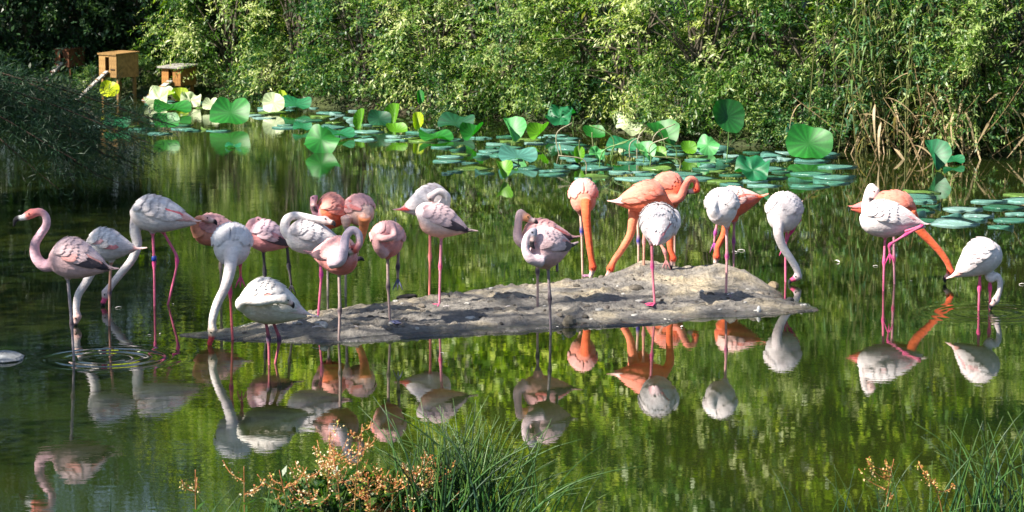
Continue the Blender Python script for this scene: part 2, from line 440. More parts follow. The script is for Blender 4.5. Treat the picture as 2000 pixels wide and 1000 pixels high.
shrubs = [  (186, .1, 3, 2.0, .30, 'small bright leafy plant beside the ramp of the plain nest box'), (262, .7, 3, .9, .30, 'small plant added as dark backing behind the legs of the plain nest box'), # px, back, variant, rz, scale, label; second plant added to darken behind the legs
 (455, 1.1, 0, .3, 1.0, 'sunlit willow shrub bulging over the water beside the nest boxes'),
 (585, 1.3, 2, 1.7, 1.0, 'tall pale willow shrub behind the bright white lotus leaf'),
 (520, .3, 3, .4, .62, 'low leafy shrub tucked under the sunlit willow near the nest boxes'),
 (720, 1.0, 1, 2.2, .95, 'dark green shrub between the pale willow and the feathery willow'),
 (850, 1.1, 0, 4.0, 1.0, 'feathery willow shrub arching over the densest lotus bed'),
 (985, 1.2, 2, 5.1, 1.02, 'broad willow shrub behind the glossy folded lotus leaf'),
 (905, .3, 3, 2.4, .6, 'low shrub touching the water under the feathery willow'),
 (1120, 1.1, 1, .9, 1.0, 'shady shrub behind the white upturned lotus leaves'),
 (1240, 1.2, 2, 3.0, 1.0, 'willow shrub with drooping sprays behind the tangled lotus stems'),
 (1370, 1.1, 0, 2.6, 1.05, 'sunlit willow shrub above the tall cupped lotus leaf'),
 (1330, .35, 3, 5.2, .62, 'low dark shrub touching the water below the tall cupped lotus leaf'),
 (1500, 1.2, 2, .2, 1.05, 'cream-flecked willow shrub above the round upright lotus leaf'),
 (1620, .9, 1, 4.4, .95, 'olive shrub between the cream-flecked willow and the reeds'),
 (1560, .3, 3, 1.2, .6, 'low shrub hanging over the water behind the round upright lotus leaf'),
 (1760, 1.9, 0, 5.5, 1.0, 'leafy shrub standing behind the reeds'),
 (1900, .9, 1, 1.4, 1.0, 'bushy shrub beyond the reeds with bare twigs at its foot'),
 (2030, .9, 2, 3.7, 1.05, 'dense shrub beyond the bushy one at the end of the reeds')]
for px, back, k, rz, s, lab in shrubs:
    o = plant_tree('shrub', lab, 'shrub', shore_pt(px, back * .55, -.05), SH[k][0], SH[k][1], 'shrubs lining the far bank', rz)
    o.scale = (s, s, s * random.uniform(.95, 1.08))

# tall trees behind (mostly seen as reflections)
def big_tree(seed, r, h, leaf, cols, nc=190, twigs=10, per=13, **kw):
    cm, cc = crown_mesh('tree_crown', seed, (0, 0, h * .56), (r, r * .9, h * .46), nc, twigs, per, leaf, cols, .25, clump_r=1.1, zmin=.6, shell=.5, **kw)
    return cm, trunk_mesh('tree_trunk', seed, .17, h * .75, cc, 16, BARKG)
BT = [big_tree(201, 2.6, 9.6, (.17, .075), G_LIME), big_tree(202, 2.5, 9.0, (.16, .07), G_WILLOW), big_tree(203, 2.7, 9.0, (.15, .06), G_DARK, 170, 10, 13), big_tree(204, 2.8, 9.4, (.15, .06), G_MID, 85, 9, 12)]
tall = [(-2.9, 4.0, 0, 'tall lime green tree rising behind the sunlit willow shrub'), (-.6, 3.6, 1, 'tall tree rising behind the feathery willow shrub'),
        (1.7, 4.0, 0, 'tall lime green tree rising behind the shady shrub'), (4.0, 3.8, 1, 'tall tree rising behind the cream-flecked willow shrub'),
        (6.2, 4.2, 0, 'tall lime green tree rising behind the reeds'), (8.8, 3.6, 1, 'tall tree rising behind the dense shrub past the reeds'),
        (11.2, 3.2, 0, 'tall lime green tree on the bank beyond the reeds'), (-4.4, 8.0, 1, 'tall tree in the second row behind the sunlit willow shrub'), (-1.4, 8.2, 0, 'tall tree in the second row behind the pale willow shrub'),
        (1.2, 8.6, 1, 'tall tree in the second row behind the feathery willow shrub'), (3.8, 8.4, 0, 'tall tree in the second row behind the drooping willow shrub'), (6.4, 8.8, 1, 'tall tree in the second row behind the cream-flecked willow shrub'), (9.2, 8.2, 0, 'tall tree in the second row behind the bushy shrub')]
for i, (X, back, k, lab) in enumerate(tall):
    Y = float(shore_y(X)) + back
    plant_tree('tall_tree', lab, 'tree', (X, Y, float(ground_h(np.array([X]), np.array([Y]))[0]) - .1), BT[k][0], BT[k][1], 'tall trees behind the shrubs', i * 1.3)
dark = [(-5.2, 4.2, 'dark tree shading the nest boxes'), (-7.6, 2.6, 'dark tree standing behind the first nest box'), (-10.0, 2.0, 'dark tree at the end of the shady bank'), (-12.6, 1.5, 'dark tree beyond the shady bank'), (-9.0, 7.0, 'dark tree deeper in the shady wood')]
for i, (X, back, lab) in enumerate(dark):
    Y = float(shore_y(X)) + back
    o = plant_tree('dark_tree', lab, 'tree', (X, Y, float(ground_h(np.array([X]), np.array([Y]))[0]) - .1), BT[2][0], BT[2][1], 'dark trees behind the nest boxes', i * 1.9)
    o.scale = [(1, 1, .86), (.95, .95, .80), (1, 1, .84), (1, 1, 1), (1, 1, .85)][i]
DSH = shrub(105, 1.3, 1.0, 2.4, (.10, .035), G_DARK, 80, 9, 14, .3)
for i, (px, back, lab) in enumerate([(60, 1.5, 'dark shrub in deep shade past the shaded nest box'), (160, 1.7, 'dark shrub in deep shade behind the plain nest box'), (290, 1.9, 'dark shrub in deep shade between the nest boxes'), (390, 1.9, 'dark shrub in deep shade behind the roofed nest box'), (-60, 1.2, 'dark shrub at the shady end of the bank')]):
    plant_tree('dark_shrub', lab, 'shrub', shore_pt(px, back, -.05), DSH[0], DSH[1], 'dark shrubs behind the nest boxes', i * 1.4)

# leafy carpet below and behind the shrubs, added in dark greens as shaded gaps
ru = np.random.default_rng(9); nu = 42000
ux = ru.uniform(-11, 11, nu); ub = ru.random(nu) ** 1.3 * 9.0; uy = shore_y(ux) + ub - .1
uz = np.maximum(ground_h(ux, uy), 0) + ru.random(nu) ** 1.5 * (.15 + .5 * (vnoise(ux * 1.3, uy * 1.3, 4) + .5))
uD = unit(ru.normal(size=(nu, 3)) + np.array((0, -.2, .3))); uN = unit(np.cross(uD, np.cross(np.array((0, -.4, 1.)) + ru.normal(size=(nu, 3)) * .4, uD)))
uC = lerp(np.array((.010, .035, .010)), np.array((.06, .12, .025)), ru.random((nu, 1)))
V, F, C = leaf_quads(np.stack([ux, uy, uz], 1), uD, uN, .07 + .06 * ru.random(nu), .03 + .02 * ru.random(nu), uC)
tag(obj('undergrowth', mesh_np('undergrowth', V, F, C), M['leaf']), 'dark leafy undergrowth carpeting the bank beneath the shrubs', 'undergrowth', kind='stuff')

# rough grass on the side banks
ng = 26000; gy = ru.uniform(13, 44, ng); sg_ = np.where(ru.random(ng) < .5, -1, 1); gx = sg_ * (.18 * gy + 1.0 + 7 * ru.random(ng) ** 1.2)
gz = ground_h(gx, gy); ok = gz > .02; gx, gy, gz = gx[ok], gy[ok], gz[ok]; ng = len(gx)
gD = unit(ru.normal(size=(ng, 3)) * .45 + np.array((0, 0, 1.))); gN = unit(np.cross(gD, ru.normal(size=(ng, 3))))
gC = lerp(np.array((.025, .07, .012)), np.array((.12, .18, .035)), ru.random((ng, 1)))
V, F, C = leaf_quads(np.stack([gx, gy, gz - .02], 1), gD, gN, .15 + .25 * ru.random(ng), .02 + .012 * ru.random(ng), gC)
tag(obj('bank_grass', mesh_np('bank_grass', V, F, C), M['leaf']), 'rough green grass growing along the side banks of the pond', 'grass', kind='stuff')

# trees on the west bank that shade the water
for i, (X, Y, k, lab) in enumerate([(-9.6, 17.2, 3, 'tall shade tree on the near end of the west bank'), (-11.0, 22.4, 3, 'tall shade tree on the west bank opposite the sandbar'), (-13.0, 27.5, 3, 'tall shade tree on the west bank opposite the lily pads')]):
    o = plant_tree('shade_tree', lab, 'tree', (X, Y, float(ground_h(np.array([X]), np.array([Y]))[0]) - .1), BT[k][0], BT[k][1], 'shade trees along the west bank', i * 2.1 + .4)
    o.scale = (1.15, 1.15, 1.25)

# conifer whose drooping branches reach into the picture
def conifer():
    r = np.random.default_rng(77); base = np.array((-7.4, 31.0, 0.)); base[2] = float(ground_h(np.array([base[0]]), np.array([base[1]]))[0]) - .1
    o = empty('conifer', tuple(base)); tag(o, 'dark conifer with drooping feathery branches reaching over the water', 'tree')
    mb = MB(); P = catmull([(0, 0, -.3), (.05, 0, 3), (0, .05, 7.5)], 5); n = len(P)
    mb.tube(P, [lerp(.17, .03, i / (n - 1)) for i in range(n)], [(.09, .06, .045)] * n, 9)
    tr = obj('trunk', mb.mesh('conifer_trunk'), M['bark'], o)
    nd = []
    for k in range(46):
        ang = -.25 + r.normal() * .55 if k < 30 else r.random() * 2 * math.pi
        z0 = .55 + .75 * r.random() if k < 30 else 3.6 + 3.6 * r.random()
        L = (2.7 + 1.1 * r.random()) * (1 - .1 * max(0, z0 - 2))
        d = np.array((math.cos(ang), math.sin(ang), 0))
        Q = catmull([np.array((0, 0, z0)), d * L * .5 + np.array((0, 0, z0 + .15)), d * L + np.array((0, 0, max(.08, z0 - .25 - .5 * r.random())))], 6)
        m2 = MB(); q = len(Q)
        m2.tube(Q, [lerp(.022, .004, i / (q - 1)) for i in range(q)], [(.07, .045, .035)] * q, 5)
        br = obj('branch', m2.mesh('conifer_branch'), M['bark'], o)
        VV, CC = [], []
        for i in range(210):
            t = .25 + .75 * r.random() ** .8; p = Q[min(q - 1, int(t * (q - 1)))] + r.normal(size=3) * .03
            sd = unit(r.normal(size=3) * np.array((1, 1, .5)) + d * .9 + np.array((0, 0, -.15)))
            sl_ = .28 + .3 * r.random()
            for j in range(7):
                f = (j + .5) / 7; b_ = p + sd * sl_ * f - np.array((0, 0, .10 * f * f))
                nd.append((b_, unit(sd * .8 + r.normal(size=3) * .45), r.random()))
    A = np.array([x[0] for x in nd]); D = np.array([x[1] for x in nd]); t = np.array([x[2] for x in nd])[:, None]
    Nn = unit(np.cross(D, np.cross(np.array((0, 0, 1.)) + r.normal(size=D.shape) * .6, D)))
    C = lerp(np.array((.005, .024, .013)), np.array((.028, .075, .03)), t)  # needle colours darkened in place of shade falling on the branches
    V, F, C = leaf_quads(A, D, Nn, np.full(len(A), .11), np.full(len(A), .0075), C)
    tag(obj('needles', mesh_np('conifer_needles', V, F, C), M['needle'], o), kind='stuff')
conifer()

# ------------------------------------------------------------------ reeds
def reed_mesh(seed, h, dry=False):
    r = random.Random(seed); mb = MB()
    top = np.array((r.uniform(-.5, .5) * (1.6 if dry else .7), r.uniform(-.2, .2), h))
    P = catmull([(0, 0, -.1), top * .5 + np.array((r.uniform(-.08, .08), 0, 0)), top], 5); n = len(P)
    cs = (.34, .24, .13) if dry else (.16, .17, .06)
    mb.tube(P, [lerp(.009, .004, i / (n - 1)) for i in range(n)], [cs] * n, 5)
    for k in range(3 if dry else 9):
        i = int(n * (.2 + .75 * k / 9)) if not dry else r.randrange(n)
        p = np.array(P[min(i, n - 1)]); a = r.uniform(0, 2 * math.pi); L = r.uniform(.35, .65)
        d = np.array((math.cos(a), math.sin(a) * .6, 0)); s = np.array((-d[1], d[0], 0)); s = s / np.linalg.norm(s)
        c = (.38, .29, .17) if dry else random.Random(seed * 31 + k).choice([(.06, .14, .03), (.10, .19, .05), (.05, .12, .06), (.2, .24, .07)])
        V, F, C = [], [], []
        for j in range(7):
            t = j / 6; w_ = .014 * (1 - t) ** .6 * (.5 + 1.5 * min(t * 4, 1)) * .8 + .0008
            q = p + d * L * t * (.85 if not dry else 1) + np.array((0, 0, (.75 * t - .95 * t * t) * L if not dry else -.7 * L * t * t))
            V += [q - s * w_, q + s * w_]; C += [c, c]
            if j: F.append((2 * j - 2, 2 * j - 1, 2 * j + 1, 2 * j))
        mb.add(V, F, C)
    return mb.mesh('reed', False)
RG = [reed_mesh(300 + i, 1.9 + .35 * i) for i in range(5)]; RD = [reed_mesh(320 + i, .7 + .2 * i, True) for i in range(5)]
def reed_clump(px, back, n, nd, label, sp=.5):
    loc = shore_pt(px, back, 0.); loc = (loc[0], loc[1], max(loc[2], .0)); o = empty('reed_clump', loc); tag(o, label, 'reeds', 'reed clumps on the far bank')
    r = random.Random(px)
    for i in range(n): obj('reed', RG[r.randrange(5)], M['reed'], o, (r.gauss(0, sp), r.gauss(0, .3), -.05), (r.uniform(-.12, .12), r.uniform(-.16, .16), r.uniform(0, 6.28)), (1, 1, r.uniform(.8, 1.2)))
    for i in range(nd): obj('dry_reed', RD[r.randrange(5)], M['reed'], o, (r.gauss(0, sp), r.gauss(-.15, .25), -.05), (r.uniform(-.7, .5), r.uniform(-.75, .75), r.uniform(0, 6.28)))
reed_clump(1700, .15, 20, 7, 'green reeds with tan broken stalks beside the olive shrub')
reed_clump(1775, .05, 26, 22, 'densest reeds with a fan of tan broken stalks at the water', .38)
reed_clump(1860, .2, 16, 11, 'thin reeds with dry stalks before the bushy shrub')
reed_clump(1965, .2, 9, 13, 'sparse reeds over dry twigs before the dense shrub', .6)

# ------------------------------------------------------------------ nest boxes
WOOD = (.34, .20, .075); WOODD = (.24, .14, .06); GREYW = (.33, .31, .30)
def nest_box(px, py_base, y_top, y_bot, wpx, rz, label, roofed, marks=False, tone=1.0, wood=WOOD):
    g = at_z(px, py_base); k = (g - CP).length / FPX; W = wpx * k; zt = (py_base - y_top) * k; zb = (py_base - y_bot) * k; H = zt - zb; Dp = W * .95
    o = empty('nest_box', (g.x, g.y, 0), rz); tag(o, label, 'nest box', 'nest boxes on the far bank')
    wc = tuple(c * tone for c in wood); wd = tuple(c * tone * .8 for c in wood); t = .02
    def B(name, c, d, cl, par=o, rot=None):
        mb = MB(); mb.box((0, 0, 0), d, cl); return obj(name, mb.mesh(name, False), M['wood'], par, c, rot)
    zc = (zt + zb) / 2; ow = W * .22; lw = W * .36; rw = W - ow - lw
    nb = 3
    for i in range(nb):  # boards of the front, either side of the opening
        B('front_board', (-W / 2 + lw * (i + .5) / nb, -Dp / 2, zc), (lw / nb - .003, t, H), wc)
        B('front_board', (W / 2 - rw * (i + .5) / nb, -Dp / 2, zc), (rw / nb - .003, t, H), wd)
    B('front_board', (-W / 2 + lw + ow / 2, -Dp / 2, zb + H * .14), (ow - .004, t, H * .28), wc)
    B('front_board', (-W / 2 + lw + ow / 2, -Dp / 2, zt - H * .06), (ow - .004, t, H * .12), wc)
    for s in (-1, 1): B('side_panel', (s * (W / 2 - t / 2), 0, zc), (t, Dp - t * 1.1, H), wc)
    B('back_panel', (0, Dp / 2, zc), (W, t, H), wd); B('floor_panel', (0, 0, zb + t / 2), (W - 2.2 * t, Dp - 1.2 * t, t), wd)
    ov = .05 if roofed else .015
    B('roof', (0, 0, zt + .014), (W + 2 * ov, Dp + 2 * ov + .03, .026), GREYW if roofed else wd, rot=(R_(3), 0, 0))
    for sx in (-1, 1):
        for sy in (-1, 1): B('leg', (sx * (W / 2 - .035), sy * (Dp / 2 - .05), (zb - .4) / 2), (.045, .045, zb + .4), wd)
    # ramp from the opening down to the water
    top = np.array((-W / 2 + lw + ow / 2, -Dp / 2 - .015, zb + H * .26)); bot = np.array((top[0] - W * .38, -Dp / 2 - .55, -.03))
    v = Vector(bot - top); L = v.length; q = v.to_track_quat('X', 'Z')
    mb = MB(); mb.box((0, 0, 0), (L, .15, .022), GREYW); rp = obj('ramp', mb.mesh('ramp', False), M['wood'], o, tuple((top + bot) / 2)); rp.rotation_euler = q.to_euler()
    for i in range(5):
        mb = MB(); mb.box((0, 0, 0), (.014, .14, .014), wd); obj('ramp_cleat', mb.mesh('ramp_cleat', False), M['wood'], rp, (-L * .4 + i * L * .2, 0, .016))
    if marks:
        for i in range(3):
            mb = MB(); mb.tube([(0, -.004, 0), (0, .004, 0)], [.018, .018], [(.05, .03, .015)] * 2, 10)
            obj('vent_hole', mb.mesh('vent_hole', False), M['wood'], o, (W / 2 - rw * (.3 + .2 * i), -Dp / 2 - .0125, zc - .06))
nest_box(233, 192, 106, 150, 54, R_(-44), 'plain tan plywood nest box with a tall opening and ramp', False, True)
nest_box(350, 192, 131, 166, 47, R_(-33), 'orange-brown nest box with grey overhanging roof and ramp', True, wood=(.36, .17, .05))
nest_box(138, 182, 98, 130, 40, R_(-40), 'reddish nest box half hidden in deep shade with a grey ramp', False, tone=.6, wood=(.3, .12, .06))  # low tone puts the deep shade into the wood colour

# ------------------------------------------------------------------ lotus leaves and floating pads
def lotus_mesh(seed, cup, wave, fold, notch=0.0, crumple=0.0):
    r = np.random.default_rng(seed); na, nr = 42, 7; V = [(0, 0, 0)]; C = [(.75, .85, .6)]; F = []
    ph = r.random(4) * 6.28
    for j in range(1, nr + 1):
        for i in range(na):
            th = 2 * math.pi * i / na; rr = j / nr
            edge = 1 + .06 * math.sin(2 * th + ph[0]) + .05 * math.sin(3 * th + ph[1]) + .02 * math.sin(9 * th + ph[2])
            if notch: edge *= 1 - notch * math.exp(-(((th - 1.57 + math.pi) % (2 * math.pi) - math.pi) / .22) ** 2)
            x, y = math.cos(th) * rr * edge, math.sin(th) * rr * edge
            z = cup * rr * rr + wave * rr ** 2 * math.sin(3 * th + ph[3]) + fold * abs(x) ** 1.3 + .012 * rr * math.cos(18 * th) + crumple * rr * math.sin(5 * th + 3 * rr + ph[1]) * .5
            if fold: x = x * (1 - .35 * min(fold, 1.2) * abs(x))
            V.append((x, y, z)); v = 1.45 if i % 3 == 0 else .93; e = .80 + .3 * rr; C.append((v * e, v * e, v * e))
    for i in range(na):
        F.append((0, 1 + i, 1 + (i + 1) % na))
        for j in range(nr - 1):
            a = 1 + j * na; b = a + na; F.append((a + i, b + i, b + (i + 1) % na, a + (i + 1) % na))
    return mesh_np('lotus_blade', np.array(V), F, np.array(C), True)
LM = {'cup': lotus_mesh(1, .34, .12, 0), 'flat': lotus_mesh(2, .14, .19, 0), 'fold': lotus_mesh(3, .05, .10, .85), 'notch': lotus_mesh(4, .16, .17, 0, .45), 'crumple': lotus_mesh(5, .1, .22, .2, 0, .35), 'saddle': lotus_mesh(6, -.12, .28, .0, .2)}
CG = (.014, .15, .018); CT = (.012, .14, .055); CY = (.27, .36, .008); CL = (.08, .33, .10); CD = (.008, .07, .03); CW = (.48, .55, .34); CYG = (.09, .25, .010)  # yellow and white tones carry backlight and sun glare besides leaf colour
lotus = [ # px,py centre, width px, height px, waterline py, mesh, colour, tilt-sideways, label
 (450, 220, 80, 56, 247, 'notch', CG, 0, 'large notched green lotus leaf facing out beside the pale willow'),
 (627, 272, 74, 48, 297, 'saddle', CG, -.1, 'green saddle-shaped lotus leaf standing alone over dark water'),
 (1579, 280, 86, 72, 311, 'flat', CG, 0, 'round upright green lotus leaf showing its full face by the reeds'),
 (1420, 228, 68, 70, 312, 'cup', (.008, .085, .015), .5, 'tall cupped lotus leaf raised highest above the lily bed'),
 (1821, 304, 66, 52, 332, 'fold', CT, .7, 'folded teal lotus leaf touching its own reflection near the reeds'),
 (999, 255, 58, 40, 284, 'fold', CL, .5, 'glossy folded light green lotus leaf in mid bed'),
 (213, 174, 36, 34, 206, 'flat', (.50, .58, .01), .3, 'bright yellow lotus leaf standing before the plain nest box'),  # yellow base imitates sun glowing through the blade
 (982, 333, 44, 28, 350, 'fold', CYG, .3, 'yellow-edged folded lotus leaf alone at the front of the bed'),
 (1160, 262, 44, 25, 284, 'cup', CG, .2, 'small cupped green lotus leaf on a short stem'),
 (815, 236, 30, 36, 260, 'fold', CY, .2, 'lemon yellow folded lotus leaf in the shady part of the bed'),
 (771, 222, 42, 42, 247, 'fold', CYG, -.5, 'lime lotus leaf half rolled below the dark green shrub'),
 (706, 232, 30, 42, 250, 'fold', CYG, -.7, 'narrow rolled lotus leaf with a lime edge'),
 (325, 241, 52, 30, 259, 'cup', CG, .1, 'green lotus leaf just above its reflection below the roofed nest box'),
 (228, 240, 50, 22, 251, 'flat', CT, 0, 'blue-green lotus leaf lying low below the plain nest box'),
 (534, 201, 44, 42, 222, 'flat', CW, -.3, 'blazing white sunlit lotus leaf under the pale willow'),
 (550, 192, 22, 34, 214, 'fold', CY, .5, 'slim yellow lotus leaf behind the blazing white one'),
 (577, 203, 58, 22, 218, 'flat', CT, 0, 'flat teal lotus leaf behind the blazing white one'),
 (312, 192, 62, 34, 206, 'crumple', CW, -.3, 'crumpled whitish lotus leaf at the foot of the roofed nest box ramp'),
 (352, 187, 34, 28, 205, 'cup', CY, .3, 'yellow-green cupped lotus leaf before the roofed nest box'),
 (372, 196, 44, 24, 210, 'crumple', CW, .4, 'crumpled whitish lotus leaf beside the yellow-green cupped one'),
 (335, 212, 70, 18, 222, 'flat', CG, .15, 'flat green lotus leaf below the crumpled whitish ones'),
 (412, 204, 34, 26, 218, 'notch', CW, .2, 'pale notched lotus leaf next to the large notched green one'),
 (1095, 229, 64, 30, 256, 'crumple', CT, -.2, 'crumpled dark teal lotus leaf before the shady shrub'),
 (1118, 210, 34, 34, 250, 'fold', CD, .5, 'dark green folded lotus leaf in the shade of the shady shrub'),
 (1174, 226, 16, 40, 252, 'fold', CY, .8, 'upright yellow lotus leaf standing edge on'),
 (1200, 234, 34, 28, 258, 'fold', CW, .7, 'white upturned lotus leaf beside the upright yellow one'),
 (1228, 244, 50, 26, 266, 'saddle', CW, .1, 'white upturned lotus leaf with wavy rim'),
 (1342, 222, 28, 26, 270, 'fold', CYG, -.4, 'small lime lotus leaf beside the tall cupped one'),
 (1382, 283, 46, 36, 303, 'saddle', CL, -.2, 'pale mint lotus leaf below the tall cupped one'),
 (1345, 290, 32, 26, 304, 'cup', CYG, .2, 'small bright green lotus leaf touching the pale mint one'),
 (1290, 268, 74, 24, 292, 'fold', CG, .5, 'long green lotus leaf seen edge on over the tangle'),
 (1130, 302, 30, 34, 322, 'fold', CYG, .1, 'yellow-green lotus leaf at the front of the tangle'),
 (1165, 300, 34, 22, 322, 'crumple', CL, .5, 'crumpled pale lotus leaf in the tangle of stems'),
 (1255, 300, 52, 22, 320, 'fold', CL, .6, 'light green tilted lotus leaf in the tangle of stems'),
 (1286, 300, 32, 24, 318, 'cup', CYG, 0, 'olive cupped lotus leaf in the tangle of stems'),
 (1215, 284, 60, 24, 305, 'flat', CT, -.1, 'teal lotus leaf lying over the tangle of stems'),
 (1470, 332, 76, 40, 352, 'crumple', CT, 0, 'crumpled teal lotus leaf collapsed on the water near the round one'),
 (1010, 305, 72, 26, 318, 'flat', (.06, .2, .16), .1, 'blue-green lotus leaf lying low behind the yellow-edged one'),
 (775, 255, 42, 18, 268, 'cup', CYG, .2, 'little lime lotus leaf low in the bed'),
 (925, 262, 54, 20, 278, 'fold', CG, -.3, 'green lotus leaf low beside the glossy folded one'),
 (1055, 260, 50, 20, 278, 'fold', CYG, -.4, 'lime-rimmed lotus leaf low beside the glossy folded one'),
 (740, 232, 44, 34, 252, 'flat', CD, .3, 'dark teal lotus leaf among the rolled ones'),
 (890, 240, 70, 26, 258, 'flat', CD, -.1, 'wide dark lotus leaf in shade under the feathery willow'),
 (820, 190, 20, 30, 236, 'fold', CG, .3, 'small tall lotus leaf against the dark green shrub'),
 (660, 262, 60, 14, 270, 'flat', CT, .1, 'flat teal lotus leaf behind the saddle-shaped one'),
 (1862, 312, 40, 16, 320, 'flat', CT, .1, 'small teal lotus leaf behind the folded teal one'),
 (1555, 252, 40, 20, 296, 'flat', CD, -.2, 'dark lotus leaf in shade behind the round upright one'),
 (850, 268, 66, 12, 275, 'flat', CG, .15, 'green lotus leaf barely above the pads under the feathery willow'),
 (590, 248, 36, 14, 256, 'flat', CT, 0, 'small teal lotus leaf beyond the saddle-shaped one'),
 (455, 285, 30, 6, 288, 'flat', CT, 0, 'little teal lotus leaf flat on the water')]
def lotus_leaf(px, py, wpx, hpx, wl, mk, colr, side, label):
    b = at_z(px, wl); k = (b - CP).length / FPX; c = at_y(px, py, b.y)
    rad = wpx * k / 2
    el = math.asin(min(.97, hpx / wpx)) if hpx < wpx else 1.25   # how far the face turns towards the pond
    o = empty('lotus_leaf', (b.x, b.y, 0)); tag(o, label, 'lotus leaf', 'lotus leaves standing in the bed')
    nrm = Vector((side * .7, -math.sin(el), math.cos(el) + .05)).normalized()
    q = nrm.to_track_quat('Z', 'Y')
    bl = obj('blade', LM[mk], M['lotus'], o, c - b); bl.rotation_mode = 'QUATERNION'; bl.rotation_quaternion = q
    sy = max(1.0, hpx / wpx); bl.scale = (rad, rad * sy, rad); bl.color = (*colr, 1)
    mb = MB(); e = c - b
    Q = catmull([(-.03, .02, -.25), (e.x * .3 + .02, e.y * .3 + .03, e.z * .5), tuple(e - nrm * .01)], 5); n = len(Q)
    mb.tube(Q, [lerp(.010, .006, i / (n - 1)) for i in range(n)], [(.10, .2, .05)] * n, 6)
    obj('stalk', mb.mesh('lotus_stalk'), M['stalk'], o)
for a in lotus: lotus_leaf(*a)

# extra leaning stems and dead stalks in the tangle
r = random.Random(8)
for i in range(16):
    px = r.uniform(1080, 1330); b = at_z(px, r.uniform(298, 335)); h = r.uniform(.15, .5)
    mb = MB(); Q = catmull([(0, 0, -.2), (r.uniform(-.1, .1), 0, h * .6), (r.uniform(-.35, .35), r.uniform(-.1, .1), h)], 5); n = len(Q)
    mb.tube(Q, [.008] * n, [r.choice([(.12, .22, .06), (.2, .22, .1), (.3, .27, .18)])] * n, 6)
    tag(obj('dead_lotus_stalk', mb.mesh('lotus_stem'), M['stalk'], None, b), 'bare lotus stem leaning in the tangle of leaves', 'stem', 'bare lotus stems in the tangle')

def pad_mesh(seed, curl=0.0):
    r = np.random.default_rng(seed); na = 26; V = [(0, 0, 0)]; C = [(1, 1, .9)]; F = []; ph = r.random(3) * 6.28
    for j in (1, 2, 3):
        for i in range(na):
            th = 2 * math.pi * i / na; e = 1 + .05 * math.sin(2 * th + ph[0]) + .04 * math.sin(5 * th + ph[1]); e *= 1 - .5 * math.exp(-((th - 3.1) / .12) ** 2)
            rr = j / 3; V.append((math.cos(th) * rr * e, math.sin(th) * rr * e, .004 * rr ** 3 * (1 + math.sin(3 * th + ph[2])) + .004 + curl * max(0, math.cos(th - ph[1])) ** 3 * rr ** 3)); v = .9 + .2 * (i % 2) * (j > 1); C.append((v, v, v))
    for i in range(na):
        F.append((0, 1 + i, 1 + (i + 1) % na))
        for j in range(2):
            a = 1 + j * na; b = a + na; F.append((a + i, b + i, b + (i + 1) % na, a + (i + 1) % na))
    # underside rim
    n0 = len(V)
    for i in range(na): x, y, z = V[1 + 2 * na + i]; V.append((x * .98, y * .98, -.012)); C.append((.6, .6, .5))
    for i in range(na): F.append((1 + 2 * na + i, n0 + i, n0 + (i + 1) % na, 1 + 2 * na + (i + 1) % na))
    return mesh_np('lily_pad', np.array(V), F, np.array(C), True)
PM = [pad_mesh(i, [0, 0, .01, .03, 0, .05, .0][i]) for i in range(7)]
PC = [('teal', (.06, .20, .15)), ('blue-green', (.10, .26, .22)), ('dark green', (.03, .13, .08)), ('pale blue-green', (.16, .34, .30)), ('olive green', (.12, .22, .05)), ('dull teal', (.08, .22, .19)), ('silvery green', (.22, .38, .36))]
regions = [ # x0,x1,y0,y1,n, r0,r1,label, group
 (180, 430, 236, 262, 12, .15, .24, 'flat teal lily pad floating below the nest boxes', 'lily pads below the nest boxes'),
 (290, 420, 196, 214, 6, .15, .22, 'pale lily pad floating at the foot of the nest box ramps', 'lily pads at the nest box ramps'),
 (480, 780, 208, 252, 26, .16, .27, 'teal lily pad floating under the pale willow', 'lily pads under the pale willow'),
 (640, 900, 252, 276, 14, .16, .27, 'teal lily pad floating beyond the saddle-shaped lotus leaf', 'lily pads in mid pond'),
 (860, 1130, 262, 345, 34, .16, .27, 'teal lily pad in the raft before the glossy folded lotus leaf', 'lily pads before the glossy leaf'),
 (1080, 1420, 286, 352, 40, .17, .28, 'teal lily pad in the dense raft around the tangled lotus stems', 'lily pads around the tangle'),
 (1380, 1640, 296, 366, 26, .18, .30, 'teal lily pad in the raft before the round upright lotus leaf', 'lily pads before the round leaf'),
 (1785, 2010, 376, 446, 19, .22, .27, 'teal lily pad floating in the small raft beside the crossed-legged bird', 'lily pads in the small raft')]
placed = []
for x0_, x1_, y0_, y1_, n, r0, r1, lab, grp in regions:
    for i in range(n):
        for tr in range(20):
            p = at_z(r.uniform(x0_, x1_), r.uniform(y0_, y1_)); R0 = r.uniform(r0 * .55, r1)
            if all((p.x - q[0]) ** 2 + (p.y - q[1]) ** 2 > ((R0 + q[2]) * .85) ** 2 for q in placed): break
        placed.append((p.x, p.y, R0))
        o = obj('lily_pad', PM[r.randrange(7)], M['pad'], None, (p.x, p.y, .001 + .006 * r.random()), (r.gauss(0, .012), r.gauss(0, .012), r.uniform(0, 6.28)), (R0, R0 * r.uniform(.72, 1.05), 1))
        cn, cv = r.choice(PC); o.color = (*cv, 1); sz = 'large' if R0 > (r0 * .55 + r1) / 2 else 'small'
        tag(o, lab.replace('flat teal', 'teal').replace('teal lily', sz + ' ' + cn + ' lily').replace('pale lily', sz + ' ' + cn + ' lily'), 'lily pad', sz + ' ' + cn + ' ' + grp)

